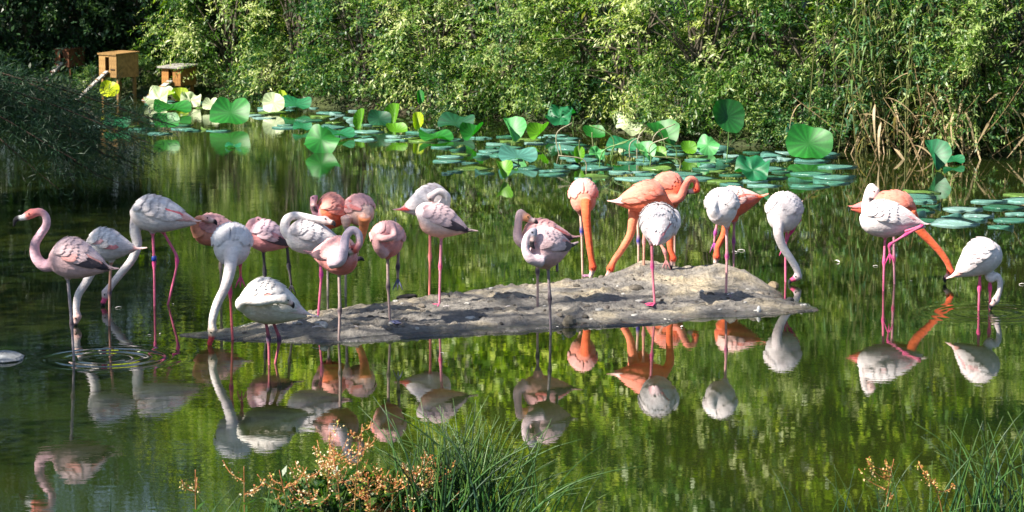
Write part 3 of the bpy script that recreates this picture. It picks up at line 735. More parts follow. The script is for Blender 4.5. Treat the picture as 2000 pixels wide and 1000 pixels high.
# ------------------------------------------------------------------ flamingos
T_ = [0, .02, .07, .15, .25, .36, .48, .60, .72, .83, .92, 1.0]
Rp = [.10, .34, .62, .84, .96, 1.0, .96, .83, .62, .40, .22, .05]
PLUM = {  # body, wing, covert patch, neck, head, primaries, leg, knee
 'white': ((.72, .685, .70), (.74, .695, .71), (.78, .10, .13), (.74, .70, .71), (.72, .58, .58), (.78, .45, .42), (.74, .16, .30), (.72, .07, .27)),
 'pale':  ((.68, .46, .48), (.72, .53, .55), (.82, .25, .20), (.70, .52, .56), (.75, .38, .36), (.03, .025, .04), (.42, .34, .34), (.10, .07, .09)),
 'pink':  ((.76, .32, .32), (.78, .42, .42), (.80, .14, .12), (.74, .38, .38), (.75, .42, .40), (.05, .03, .05), (.35, .26, .25), (.07, .05, .07)),
 'grey':  ((.66, .64, .60), (.74, .72, .69), (.75, .12, .10), (.76, .75, .73), (.70, .66, .62), (.10, .07, .08), (.40, .10, .14), (.06, .05, .10)),
 'orange': ((.80, .17, .085), (.80, .26, .19), (.80, .09, .04), (.78, .14, .05), (.80, .10, .04), (.80, .40, .32), (.62, .42, .34), (.55, .25, .25)),
 'mauve': ((.66, .28, .30), (.70, .50, .56), (.68, .12, .12), (.70, .40, .44), (.70, .36, .40), (.02, .018, .03), (.06, .05, .06), (.02, .02, .03)),
}
BLACK = (.018, .016, .022)
eye_mb = MB()
eye_mb.tube([(0, -.006, 0), (0, -.003, 0), (0, .003, 0), (0, .006, 0)], [.003, .0065, .0065, .003], [(.03, .02, .01)] * 4, 8)
EYE = eye_mb.mesh('eye')
pending = []
def flamingo(label, ref, body, neck, head, legs, plum='white', H=62, wide=.86, neck_r=1.0, bend=1.0, over=None, coverts=.12, foot=False, band=None, tail_col=None, bill=None, seed=None, wings=True):
    """ref: ('w', waterline py) or ('s', px, py of the foot on sand); pixel tracks with depth offsets in metres"""
    Yb = at_z(1000, ref[1]).y if ref[0] == 'w' else on_sand(ref[1], ref[2]).y
    def pt(p): return np.array(at_y(p[0], p[1], Yb + (p[2] if len(p) > 2 else 0.)))
    k = (Vector(pt((body[0][0], body[0][1]))) - CP).length / FPX
    c = dict(zip(('body', 'wing', 'patch', 'neck', 'head', 'prim', 'leg', 'knee'), PLUM[plum]))
    if over: c.update(over)
    rs = random.Random(seed if seed is not None else int(body[0][0] * 7 + body[0][1])); rn = np.random.default_rng(int(body[0][0]))
    A, B = pt(body[0]), pt(body[1]); ax = B - A; L = np.linalg.norm(ax); a = ax / L
    s = np.cross(a, (0, 0, 1.)); s /= np.linalg.norm(s); u = np.cross(s, a); R0 = H * k / 2
    def rad(t): return float(np.interp(t, T_, Rp)) * R0
    def surf(t, ph, out=0.0):
        tt = min(max(t, 0), 1.0); ctr = A + ax * t + u * (R0 * .10 * math.sin(math.pi * tt)); r_ = rad(tt)
        if t > 1: r_ = max(rad(1.0), .01)
        up_ = math.cos(ph); rv = r_ * (1.0 if up_ > 0 else 1.04); sd = math.sin(ph)
        d = u * up_ * (rv + out) + s * sd * (r_ * wide + out)
        return ctr + d
    mb = MB()
    # trunk of the body
    ns, nt_ = 22, 22; V, F, C = [], [], []
    for i in range(nt_ + 1):
        t = (i / nt_) ** 1.15
        for j in range(ns):
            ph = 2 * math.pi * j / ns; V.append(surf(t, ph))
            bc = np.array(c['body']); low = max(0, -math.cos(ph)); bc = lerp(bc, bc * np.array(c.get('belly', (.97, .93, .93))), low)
            if t > .86: bc = lerp(bc, np.array(c['prim'] if tail_col is None else tail_col), min(1, (t - .86) / .1) * (.8 if plum in ('pale', 'pink', 'mauve') else .35))
            C.append(bc)
    for i in range(nt_):
        for j in range(ns): j2 = (j + 1) % ns; F.append((i * ns + j, (i + 1) * ns + j, (i + 1) * ns + j2, i * ns + j2))
    V += [A - a * .005, B + a * .005]; C += [c['body'], C[-1]]; n0 = len(V) - 2
    for j in range(ns): j2 = (j + 1) % ns; F.append((n0, j, j2)); F.append((n0 + 1, nt_ * ns + j2, nt_ * ns + j))
    mb.add(V, F, C)
    # neck + head + hooked bill in one sweep
    NP = [pt(p) for p in neck]; hd, tip = pt(head[0]), pt(head[1])
    v = tip - hd; Lb = np.linalg.norm(v); dirn = v / Lb
    vd = np.array(ray(head[0][0], head[0][1]).normalized()); perp = np.cross(vd, dirn); perp /= np.linalg.norm(perp)
    if perp[2] < 0 and abs(dirn[2]) < .8: perp = -perp
    b1 = hd + v * .40 + perp * Lb * .06 * bend; b2 = hd + v * .70 + perp * Lb * .16 * bend
    Q = catmull(NP + [hd], 7); n = len(Q); rr, cc_ = [], []
    for i in range(n):
        t = i / (n - 1); rr.append(float(np.interp(t, [0, .15, .45, .85, .95, 1], [.055, .044, .033, .027, .031, .037])) * neck_r)
        cc_.append(lerp(np.array(c['neck']), np.array(c['head']), max(0, (t - .75) / .25)))
    Qb = catmull([hd, b1, b2, tip], 5)[1:]; m_ = len(Qb)
    bc = c.get('bill', (.78, .55, .52))
    for i in range(m_):
        t = (i + 1) / m_; rr.append(float(np.interp(t, [0, .2, .35, .6, .8, 1], [.037, .031, .022, .021, .016, .006])))
        cc_.append(np.array(c['head']) if t < .25 else (np.array(bc) if t < (bill or .56) else np.array(BLACK)))
    mb.tube(Q + Qb, rr, cc_, 12)
    # feathered thighs
    for lg in legs:
        if len(lg) > 2 and lg[0] != 'stub':
            p0, p1 = pt(lg[0]), pt(lg[1]); d = p1 - p0; d /= np.linalg.norm(d)
            mb.tube([p0 - d * .07, p0 - d * .02, p0 + d * .045], [.05, .042, .013], [c['body'], c['body'], c['leg']], 10)
    src = mb
    # legs and feet (added after the skin is grown)
    lm = MB(); feet = []; bands = []
    for li, lg in enumerate(legs):
        stub = lg[0] == 'stub'; pts = lg[1:] if stub else lg
        P = [pt(p) for p in pts]
        kcol, lcol = c['knee'], c['leg']
        if li == 1 and 'leg2' in c: lcol = c['leg2']
        end = P[-1]
        if not stub: P = P[:-1] + [end - np.array((0, 0, .14 if ref[0] == 'w' else .015))]
        QQ, rr2, cc2 = [], [], []
        for i in range(len(P) - 1):
            for j in range(8):
                t = j / 8; QQ.append(lerp(P[i], P[i + 1], t))
                r_ = .0115 if i == 0 else .0098
                dk = min(np.linalg.norm(QQ[-1] - P[x]) for x in range(1, max(2, len(P) - 1))) if len(P) > 2 else 9
                g = math.exp(-(dk / .028) ** 2); rr2.append(r_ + .0085 * g); cc2.append(lerp(np.array(lcol), np.array(kcol), min(1, g * 1.3)))
        QQ.append(P[-1]); rr2.append(.009); cc2.append(np.array(kcol) if stub else np.array(lcol))
        # soften the joints
        for _ in range(2): QQ = [QQ[0]] + [(QQ[i - 1] + 2 * QQ[i] + QQ[i + 1]) / 4 for i in range(1, len(QQ) - 1)] + [QQ[-1]]
        lm.tube(QQ, rr2, cc2, 8)
        if (ref[0] == 's' and not stub) or (stub and len(pts) >= 3):
            e = QQ[-1].copy(); fd = rs.uniform(-2.6, -.5); fc = c.get('foot', kcol)
            if stub:
                for ta in (-.25, 0, .25): lm.tube([e, e + np.array((ta * .1, -.02, -.05)), e + np.array((ta * .16, -.02, -.085))], [.008, .006, .003], [fc] * 3, 6)
            else:
                e[2] += .016; tips = []
                for ta in (-.55, 0, .55):
                    tpn = e + np.array((math.cos(fd + ta) * .105, math.sin(fd + ta) * .105, -.006)); tips.append(tpn)
                    lm.tube([e, (e + tpn) / 2 + np.array((0, 0, .006)), tpn], [.010, .008, .004], [fc] * 3, 6)
                lm.add([e, tips[0], (tips[0] + tips[1]) / 2 * .9 + e * .1, tips[1], (tips[1] + tips[2]) / 2 * .9 + e * .1, tips[2]], [(0, 1, 2), (0, 2, 3), (0, 3, 4), (0, 4, 5)], [fc] * 6)
    base = pt((legs[0][-1][0], legs[0][-1][1])) if legs and legs[0][0] != 'stub' else A.copy()
    base[2] = 0.0 if ref[0] == 'w' else max(0, base[2])
    # wings: overlapping feathers lying on the flanks
    wing_m = []
    if wings:
        for sg in (-1, 1):
            wm_ = MB()
            def feather(t, ph, Lf, wf, lift, colr, drop=0.0):
                V, C = [], []; nseg = 5
                for i in range(nseg + 1):
                    f = i / nseg; tt = t + Lf / L * f; w_ = wf * (math.sin(math.pi * min(.5, f * .9 + .12)) if f < .55 else math.sqrt(max(0.0, 1 - ((f - .55) / .45) ** 2)) * .98 + .02)
                    pc = ph + drop * f; rr_ = max(rad(min(tt, 1.0)), .035)
                    o_ = lift * (.4 + .9 * f) + .002
                    da = w_ / rr_
                    if tt > .93: o_ += (tt - .93) * L * .05
                    V += [surf(tt, sg * (pc - da), o_), surf(tt, sg * pc, o_ + .003), surf(tt, sg * (pc + da), o_ - .001)]
                    cl = np.array(colr) * (.93 + .10 * f); C += [cl * .95, cl * 1.02, cl * .88]
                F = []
                for i in range(nseg):
                    b_ = 3 * i; q = [(b_, b_ + 1, b_ + 4, b_ + 3), (b_ + 1, b_ + 2, b_ + 5, b_ + 4)]
                    F += q if sg > 0 else [tuple(reversed(x)) for x in q]
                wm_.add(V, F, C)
            W0, PT, PR = np.array(c['wing']), np.array(c['patch']), np.array(c['prim'])
            jt = lambda: rs.uniform(-.02, .02)
            for i in range(7):  # primaries and tertials, longest, drawn first
                f = i / 6; feather(.52 + .03 * i + jt(), .55 + .95 * (1 - f) , .20, .020, .006 + .001 * i, PR if (f < .75) else lerp(PR, W0, .5), -.20)
            for i in range(9):
                f = i / 8; feather(.40 + .05 * (i % 2) + jt(), .22 + 1.35 * f, .20, .026, .010, lerp(W0, PR, .9) if f > .72 and plum in ('pale', 'pink', 'mauve') else (lerp(W0, PT, rs.uniform(.5, 1)) if rs.random() < coverts * 1.8 * (f > .4) else W0 * rs.uniform(.9, 1.04)), -.12)
            for row, (t0, Lf, wf, nn) in enumerate([(.31, .13, .022, 9), (.22, .11, .021, 9), (.13, .10, .020, 8), (.06, .085, .019, 6)]):
                for i in range(nn):
                    f = (i + .5 * (row % 2)) / nn; ph = .12 + (1.55 - .12 * row) * f
                    cl = lerp(W0, PT, rs.uniform(.25, .75)) if (rs.random() < coverts * .8 and f > .62) else W0 * rs.uniform(.88, 1.05)
                    feather(t0 + jt(), ph, Lf * rs.uniform(.9, 1.15), wf, .013 + .003 * row, cl, -.05)
            wing_m.append(wm_)
    for q in (band or []):
        p = pt(q[:2] + (0,)); bands.append((p, q[2]))
    pending.append(dict(label=label, base=base, src=src, legs=lm, wings=wing_m, hd=hd, dirn=dirn, perp=perp, bands=bands))

Wt = 'w'
flamingo('pale pink bird wading alone with neck held up in an S', (Wt, 704), [(96, 498), (214, 528)], [(112, 512), (88, 519), (71, 503), (68, 478), (79, 458), (90, 441), (90, 424), (79, 414)], [(62, 417), (26, 443)],
         [[(132, 538), (140, 632), (146, 704)]], 'pale', 74, over=dict(head=(.78, .22, .20), neck=(.62, .40, .48), bill=(.72, .72, .74), leg=(.34, .30, .33)), coverts=.18, bend=1.2, bill=.5)
flamingo('white bird feeding behind the pale pink wader, neck curving down under its tail', (Wt, 636), [(166, 478), (266, 489)], [(180, 486), (182, 518), (170, 548), (153, 576), (149, 602)], [(151, 618), (150, 640)],
         [[(217, 506), (214, 570), (213, 638)]], 'white', 60, over=dict(leg=(.45, .25, .2), knee=(.05, .04, .08), head=(.78, .5, .45)), coverts=.1)
flamingo('tall white bird with long magenta legs, head lowered to the water', (Wt, 597), [(254, 413), (384, 437)], [(270, 418), (264, 450), (268, 478), (258, 506), (236, 534), (219, 555)], [(207, 572), (205, 604)],
         [[(298, 450), (301, 512), (302, 600)], [(316, 448, .06), (349, 506, .06), (318, 602, .06)]], 'white', 67, neck_r=1.1, band=[(301, 505, (.02, .05, .35))], coverts=.12, over=dict(bill=(.75, .10, .25)))
flamingo('white bird facing out with thick neck lowered into the water at the sandbar tip', (Wt, 666), [(450, 492, -.14), (459, 466, .32)], [(452, 492, -.10), (449, 525, -.17), (440, 560, -.2), (424, 594, -.2), (415, 625, -.2)], [(415, 645, -.2), (416, 684, -.2)],
         [[(452, 505, .05), (449, 568, .05), (456, 668, .05)], ['stub', (463, 490, .12), (469, 512, .1), (470, 540, .1)]], 'white', 80, .92, neck_r=1.12, over=dict(leg=(.75, .16, .18), head=(.6, .5, .4), bill=(.6, .06, .07), wing=(.70, .69, .73), body=(.70, .69, .73)), coverts=.02, bill=.95)
flamingo('pink bird with orange breast and tucked head behind the thick-necked white bird', (Wt, 582), [(377, 452), (476, 455, .1)], [(388, 458, -.06), (380, 442, -.10), (387, 428, -.11)], [(402, 427, -.11), (424, 440, -.12)],
         [[(430, 475), (431, 520), (432, 584)]], 'pink', 58, over=dict(neck=(.86, .35, .22), body=(.84, .42, .34), belly=(1.0, .6, .45), leg=(.42, .34, .25), knee=(.4, .3, .25), prim=(.8, .6, .6)))
flamingo('mauve-pink bird asleep with black tail and black legs, head laid on its back', (Wt, 612), [(484, 455), (570, 480)], [(492, 462), (487, 446), (492, 434)], [(503, 431), (524, 440, -.03)],
         [[(514, 484), (517, 530), (522, 614)], ['stub', (560, 472), (564, 520), (569, 556)]], 'mauve', 57, coverts=.2)
flamingo('grey-white bird stooping on crossed legs with neck folded along its flank', (Wt, 712), [(469, 578), (600, 619)], [(486, 600, -.05), (472, 594, -.12), (480, 586, -.18), (505, 589, -.20), (535, 585, -.19)], [(556, 584, -.17), (573, 603, -.14)],
         [[(518, 622), (525, 662), (526, 712)], [(531, 622, .05), (547, 663, .05), (529, 713, .05)]], 'grey', 84, coverts=.1, neck_r=1.15, over=dict(belly=(.7, .66, .58), prim=(.75, .6, .6)))
flamingo('cream white bird with neck looped back over its shoulder on the sand', ('s', 621, 618), [(558, 459), (672, 479)], [(572, 466), (557, 448), (560, 429), (575, 421), (598, 424, -.03), (618, 428, -.05)], [(634, 430, -.06), (655, 443, -.1)],
         [[(622, 490), (628, 535), (621, 618)]], 'white', 64, over=dict(foot=(.1, .1, .22), knee=(.6, .05, .3), prim=(.7, .4, .42)), coverts=.05)
flamingo('coral bird with neck stretched upright behind the cream white bird', (Wt, 577), [(616, 412), (692, 424, .1)], [(632, 424), (621, 420, -.02), (614, 408, -.03), (612, 394, -.03)], [(613, 384, -.03), (619, 413, -.06)],
         [[(640, 444), (640, 500), (640, 578)]], 'orange', 66, over=dict(neck=(.55, .28, .35), head=(.5, .25, .34), wing=(.78, .33, .28), prim=(.2, .15, .14), leg=(.4, .33, .3), knee=(.3, .25, .25)), coverts=.35)
flamingo('pale pink bird beside the coral one, orange head hanging below the hooped neck', (Wt, 580), [(722, 416, -.05), (668, 412, .3)], [(712, 424, -.06), (710, 445, 0), (704, 470, .02), (694, 490, .02)], [(687, 506, 0), (712, 510, 0)],
         [[(676, 440), (675, 510), (675, 585)]], 'pink', 58, over=dict(body=(.82, .55, .48), neck=(.84, .3, .12), head=(.84, .22, .06), bill=(.1, .06, .09), leg=(.3, .27, .25), knee=(.2, .18, .18)))
flamingo('pink bird hooping its neck over to preen, standing at the sandbar edge', (Wt, 668), [(694, 508, -.06), (608, 498, .18)], [(646, 512, -.12), (664, 508, -.16), (671, 488, -.15), (675, 464, -.11), (687, 449, -.09), (700, 457, -.08), (702, 476, -.08)], [(692, 487, -.09), (676, 500, -.1)],
         [[(662, 528), (664, 606), (660, 668)]], 'pink', 70, over=dict(neck=(.62, .5, .58), head=(.6, .12, .09), bill=(.75, .68, .65), belly=(.9, .55, .4)), coverts=.15)
flamingo('small pink bird asleep on one leg facing out, neck coiled on its breast', ('s', 762, 628), [(751, 478, -.15), (768, 462, .26)], [(752, 496, -.12), (738, 482, -.17), (737, 464, -.17), (752, 466, -.21), (768, 462, -.17), (768, 447, -.1)], [(763, 438, -.06), (752, 446, .03)],
         [[(757, 498), (758, 560), (762, 628)], ['stub', (778, 492, .05), (777, 522, .05), (777, 545, .05)]], 'pink', 66, .94, neck_r=.9, over=dict(belly=(1, .7, .6), foot=(.12, .13, .25), neck=(.66, .38, .38), head=(.62, .36, .38)))
flamingo('silvery white bird with red-tipped tail behind the black-tailed pink bird', (Wt, 578), [(879, 388, .1), (785, 412, 0)], [(866, 402, -.06), (872, 384, -.10), (858, 374, -.13)], [(841, 384, -.15), (848, 402, -.14)],
         [[(839, 420), (840, 500), (838, 578)]], 'white', 62, over=dict(prim=(.70, .10, .10), leg=(.7, .22, .2), knee=(.66, .18, .2)), coverts=.06)
flamingo('pinkish white bird with black tail tip standing on the sand on thin pink legs', ('s', 858, 595), [(819, 425), (915, 453)], [(828, 426), (820, 412, .05), (830, 402, .1)], [(842, 402, .12), (858, 408, .1)],
         [[(862, 458), (860, 520), (858, 595)]], 'pale', 60, over=dict(neck=(.8, .7, .7), leg=(.66, .25, .34), knee=(.6, .08, .2), belly=(1.05, .62, .45), body=(.80, .68, .68)), coverts=.1)
flamingo('pink bird with upraised neck fold behind the round preening bird', ('s', 1050, 603), [(1018, 462), (1120, 467, .05)], [(1028, 478, -.03), (1012, 466, -.06), (1012, 438, -.06), (1016, 415, -.05)], [(1027, 424, -.05), (1050, 442, -.06)],
         [[(1051, 500), (1050, 530), (1050, 603)]], 'pink', 60, over=dict(neck=(.80, .55, .55), head=(.82, .35, .16), body=(.82, .45, .36)), coverts=.3)
flamingo('round pale pink bird preening with black bill buried in its breast, one leg in water', (Wt, 654), [(1036, 493, -.1), (1116, 482, .16)], [(1058, 510, -.12), (1036, 505, -.16), (1026, 485, -.16), (1030, 462, -.15)], [(1042, 451, -.14), (1045, 487, -.17)],
         [[(1070, 518), (1074, 582), (1076, 655)], ['stub', (1088, 508, .06), (1088, 530, .06)]], 'pale', 76, .9, over=dict(belly=(1.05, .8, .75), neck=(.70, .58, .64), head=(.40, .42, .52), leg=(.24, .2, .22)), bill=.5)
flamingo('orange bird facing out, neck dropped straight down to the sand', ('s', 1138, 538), [(1141, 396, -.14), (1136, 374, .3)], [(1144, 392, -.12), (1145, 420, -.18), (1149, 460, -.19), (1154, 498, -.19)], [(1158, 521, -.19), (1158, 548, -.19)],
         [[(1133, 412), (1136, 450), (1138, 538)]], 'orange', 64, .82, over=dict(wing=(.80, .40, .36), body=(.80, .30, .22), knee=(.02, .04, .3), foot=(.25, .12, .2), bill=(.75, .6, .55)), coverts=.15, bill=.8)
flamingo('coral bird with coiled neck standing in water beyond the sandbar mound', (Wt, 508), [(1330, 374, -.1), (1264, 372, .25)], [(1308, 392, -.12), (1328, 386, -.17), (1338, 364, -.17), (1347, 350, -.16), (1359, 354, -.14)], [(1361, 370, -.14), (1338, 383, -.14)],
         [[(1318, 400), (1318, 450), (1318, 508)]], 'orange', 62, over=dict(neck=(.80, .25, .18), wing=(.80, .28, .21)), coverts=.3)
flamingo('orange bird with lifted wing tips, neck hanging behind the white bird on one leg', (Wt, 562), [(1304, 384), (1201, 397)], [(1294, 390), (1310, 412, .03), (1309, 450, .03), (1309, 482, .03)], [(1314, 504, .03), (1313, 527, .03)],
         [[(1258, 410), (1258, 470), (1257, 540)], ['stub', (1286, 470, .02), (1299, 492, 0), (1301, 508, 0)]], 'orange', 60, over=dict(prim=(.84, .62, .60), bill=(.75, .55, .5), leg=(.66, .3, .22)), coverts=.3)
flamingo('orange bird bowing its long neck sideways to the sand behind the mound', (Wt, 556), [(1240, 402, -.08), (1275, 386, .35)], [(1240, 400, -.06), (1236, 430, -.12), (1231, 458, -.12), (1214, 488, -.12), (1200, 508, -.12)], [(1193, 523, -.12), (1189, 548, -.12)],
         [[(1245, 418), (1247, 468), (1247, 540)]], 'orange', 54, over=dict(neck=(.80, .24, .13), knee=(.02, .03, .3), bill=(.8, .45, .4)), bill=.9)
flamingo('snow white bird turned away on one pink leg in front of the orange trio', ('s', 1279, 593), [(1290, 418, .22), (1281, 478, -.2)], [(1300, 428, .1), (1316, 418, .06), (1322, 436, .02)], [(1314, 452, 0), (1296, 456, .02)],
         [[(1273, 470), (1274, 520), (1279, 593)]], 'white', 76, .92, neck_r=1.2, over=dict(belly=(1, .8, .82), foot=(.75, .1, .25), prim=(.8, .5, .55), leg=(.72, .2, .28)), coverts=.03)
flamingo('white bird standing on the sandy point with head tucked out of sight', ('s', 1418, 575), [(1402, 416, -.12), (1424, 394, .24)], [(1400, 424, -.1), (1392, 410, -.13), (1396, 396, -.1)], [(1404, 388, -.06), (1414, 400, -.06)],
         [[(1419, 438), (1420, 500), (1418, 575)]], 'white', 68, .9, over=dict(leg=(.66, .34, .36), knee=(.5, .06, .25), foot=(.25, .1, .2)), coverts=.06)
flamingo('orange bird behind the white one on the point, tail fanned and bill near the water', (Wt, 526), [(1398, 405, -.02), (1488, 387, .05)], [(1410, 415, -.04), (1418, 438, -.06), (1413, 460, -.06), (1402, 482, -.06)], [(1400, 500, -.06), (1400, 522, -.06)],
         [[(1434, 430), (1433, 470), (1433, 527)], ['stub', (1402, 430), (1397, 455), (1395, 474)]], 'orange', 56, over=dict(wing=(.78, .50, .46), prim=(.80, .14, .05), leg=(.5, .25, .3), knee=(.3, .06, .3)), coverts=.35)
flamingo('white bird feeding off the sandbar point, neck bent in a long bow', (Wt, 550), [(1516, 428, -.15), (1560, 402, .24)], [(1524, 420, -.1), (1520, 452, -.15), (1529, 482, -.15), (1546, 508, -.15), (1557, 528, -.15)], [(1558, 540, -.15), (1541, 556, -.15)],
         [[(1537, 440), (1534, 488), (1535, 552)], ['stub', (1564, 428, .05), (1546, 452, .05), (1535, 470, .05), (1531, 480, .05)]], 'white', 74, .9, neck_r=1.08, over=dict(bill=(.75, .10, .25)), coverts=.05)
flamingo('white bird crossing one pink leg, neck curled up behind its back', (Wt, 568), [(1679, 425), (1808, 443)], [(1694, 420, .04), (1692, 400, .08), (1695, 378, .08), (1702, 364, .07)], [(1710, 372, .06), (1705, 397, .04)],
         [[(1729, 458), (1727, 510), (1725, 570)], ['stub', (1768, 452, -.1), (1804, 440, -.13), (1770, 458, -.14), (1737, 478, -.14), (1738, 495, -.14)]], 'white', 68, over=dict(prim=(.8, .55, .56), head=(.8, .55, .55)), coverts=.06)
flamingo('orange bird sweeping its long neck down to feed past the cross-legged white bird', (Wt, 554), [(1790, 408, .05), (1662, 409, .05)], [(1778, 414), (1794, 446), (1818, 472), (1838, 494), (1852, 515)], [(1857, 530), (1846, 553)],
         [[(1746, 436), (1746, 505), (1748, 556)]], 'orange', 60, over=dict(leg=(.68, .32, .4), knee=(.66, .08, .24), prim=(.82, .2, .22), bill=(.8, .45, .4)), coverts=.25)
flamingo('white bird at the pond side, neck in a tight crook with bill in water', (Wt, 606), [(1953, 482), (1865, 541)], [(1936, 506, .03), (1931, 535, .03), (1937, 545, 0), (1946, 538, 0), (1953, 549, 0), (1952, 568, 0)], [(1946, 584, 0), (1936, 606, 0)],
         [[(1914, 526), (1913, 562), (1911, 608)], [(1932, 524, .05), (1934, 562, .05), (1932, 610, .05)]], 'white', 66, neck_r=.85, over=dict(leg=(.70, .14, .26)), coverts=.08)

# grow the skins: one voxel union per bird, colours carried over from the guide surfaces
tmp = []
for i, p in enumerate(pending):
    me = mesh_np('guide', np.array(p['src'].v) - p['base'], p['src'].f)
    o = bpy.data.objects.new('guide', me); col.objects.link(o); p['tmp'] = o
    md = o.modifiers.new('r', 'REMESH'); md.mode = 'VOXEL'; md.voxel_size = .0075
    sm_ = o.modifiers.new('s', 'SMOOTH'); sm_.factor = .5; sm_.iterations = 4
bpy.context.view_layer.update(); dg = bpy.context.evaluated_depsgraph_get()
for p in pending:
    me = bpy.data.meshes.new_from_object(p['tmp'].evaluated_get(dg)); n = len(me.vertices)
    V = np.empty(n * 3, np.float32); me.vertices.foreach_get('co', V); V = V.reshape(-1, 3)
    Fc = [tuple(q.vertices) for q in me.polygons]
    sv = np.array(p['src'].v) - p['base']; scn = np.array(p['src'].c)
    kd = kdtree.KDTree(len(sv))
    for j, x in enumerate(sv): kd.insert(x, j)
    kd.balance(); C = np.empty((n, 3))
    for j in range(n):
        h3 = kd.find_n(V[j], 4); ws = np.array([1 / (h[2] + .004) for h in h3]); C[j] = (scn[[h[1] for h in h3]] * ws[:, None]).sum(0) / ws.sum()
    lv = np.array(p['legs'].v) - p['base'] if p['legs'].v else np.zeros((0, 3))
    Fc += [tuple(i + n for i in f) for f in p['legs'].f]
    bm_ = mesh_np('flamingo_body', np.vstack([V, lv]), Fc, np.vstack([C, np.array(p['legs'].c).reshape(-1, 3)]), True)
    root = empty('flamingo', tuple(p['base'])); tag(root, p['label'], 'flamingo', 'flamingos wading round the sandbar')
    obj('body', bm_, M['plumage'], root)
    for wmb in p['wings']:
        wmb.v = [tuple(np.array(x) - p['base']) for x in wmb.v]; obj('wing', wmb.mesh('flamingo_wing'), M['plumage'], root)
    vd = np.cross(p['dirn'], p['perp'])
    for sg in (-1, 1):
        e = obj('eye', EYE, M['eye'], root, tuple(p['hd'] - p['base'] + p['dirn'] * .012 + p['perp'] * .012 + vd * .033 * sg))
        e.rotation_mode = 'QUATERNION'; e.rotation_quaternion = Vector(vd).to_track_quat('Y', 'Z')
    for bp, bc in p['bands']:
        mb = MB(); mb.tube([(0, 0, -.018), (0, 0, .018)], [.021, .021], [bc] * 2, 10); obj('leg_band', mb.mesh('leg_band'), M['plastic'], root, tuple(bp - p['base']))
    bpy.data.objects.remove(p['tmp']); bpy.data.meshes.remove(me)
# ------------------------------------------------------------------ stones, feathers and drift on the sandbar and water
def stone_mesh(seed, sx, sy, sz, colr):
    r = np.random.default_rng(seed); V, F, C = [], [], []; na, nb = 10, 6
    for j in range(nb + 1):
        ph = math.pi * j / nb
        for i in range(na):
            th = 2 * math.pi * i / na; q = 1 + .22 * (r.random() - .5)
            V.append((math.cos(th) * math.sin(ph) * sx * q, math.sin(th) * math.sin(ph) * sy * q, math.cos(ph) * sz * q)); C.append(tuple(np.array(colr) * (.85 + .3 * r.random())))
    for j in range(nb):
        for i in range(na): i2 = (i + 1) % na; F.append((j * na + i, (j + 1) * na + i, (j + 1) * na + i2, j * na + i2))
    return mesh_np('stone', np.array(V), F, np.array(C), False)
def stone(px, py, seed, sx, sy, sz, c, label, name='stone', sand=True):
    p = on_sand(px, py) if sand else at_z(px, py, 0)
    tag(obj(name, stone_mesh(seed, sx, sy, sz, c), M['stone'], None, (p.x, p.y, p.z + sz * .25), (0, 0, seed)), label, 'stone')
stone(1112, 634, 1, .065, .05, .06, (.20, .17, .13), 'angular brown stone at the water edge of the sandbar')
stone(632, 637, 2, .04, .035, .03, (.5, .5, .5), 'pale grey stone near the foot of the hooped-neck bird')
stone(1242, 566, 3, .07, .05, .035, (.10, .085, .07), 'dark clod on the slope of the sandbar mound')
stone(1482, 608, 4, .018, .016, .035, (.7, .7, .7), 'small white pebble standing at the edge of the sandy point')
stone(1510, 562, 5, .07, .05, .045, (.22, .17, .11), 'brown clod at the broken end of the sandy point')
stone(1543, 587, 6, .035, .03, .025, (.05, .05, .05), 'small black stone on the low mud spit')
stone(795, 580, 7, .11, .04, .02, (.10, .085, .07), 'flat dark clod on the back edge of the sandbar')
stone(8, 700, 8, .22, .16, .035, (.30, .31, .33), 'flat grey slab standing in for sky reflected on the water before the pale pink wader', sand=False)  # slab imitates a patch of sky reflected in the ripples
r = random.Random(5)
PB = [stone_mesh(60 + i, .014, .012, .009, [(.08, .07, .06), (.5, .48, .45), (.2, .17, .14), (.13, .11, .1)][i % 4]) for i in range(8)]
cnt = 0
while cnt < 170:
    px, py = r.uniform(420, 1580), r.uniform(535, 662); p = at_z(px, py)
    if float(poly_sd(np.array([p.x]), np.array([p.y]))[0]) < .06: continue
    z = float(sand_h(np.array([p.x]), np.array([p.y]))[0]); s = r.choice([.6, .8, 1, 1, 1.4, 2.0]); cnt += 1
    pk = r.randrange(8); tag(obj('pebble', PB[pk], M['stone'], None, (p.x, p.y, z + .002), (0, 0, r.uniform(0, 6)), (s * r.uniform(1, 1.8), s, s)), ('larger ' if s > 1.2 else 'tiny ') + ['near-black', 'whitish', 'brown', 'dark grey'][pk % 4] + ' pebble lying on the sandbar mud', 'pebble', ('larger ' if s > 1.2 else 'tiny ') + ['near-black', 'whitish', 'brown', 'dark grey'][pk % 4] + ' pebbles on the sandbar')
def feather_mesh(seed):
    rr = random.Random(seed); V, F, C = [], [], []
    for i in range(6):
        t = i / 5; w_ = .014 * math.sin(math.pi * (t * .85 + .08)); z = .012 * math.sin(math.pi * t)
        V += [(t * .09, -w_, z), (t * .09, 0, z + .004), (t * .09, w_, z)]; C += [(.8, .77, .77)] * 3
        if i: b_ = 3 * i - 3; F += [(b_, b_ + 1, b_ + 4, b_ + 3), (b_ + 1, b_ + 2, b_ + 5, b_ + 4)]
    return mesh_np('feather', np.array(V), F, np.array(C), True)
FM = feather_mesh(1)
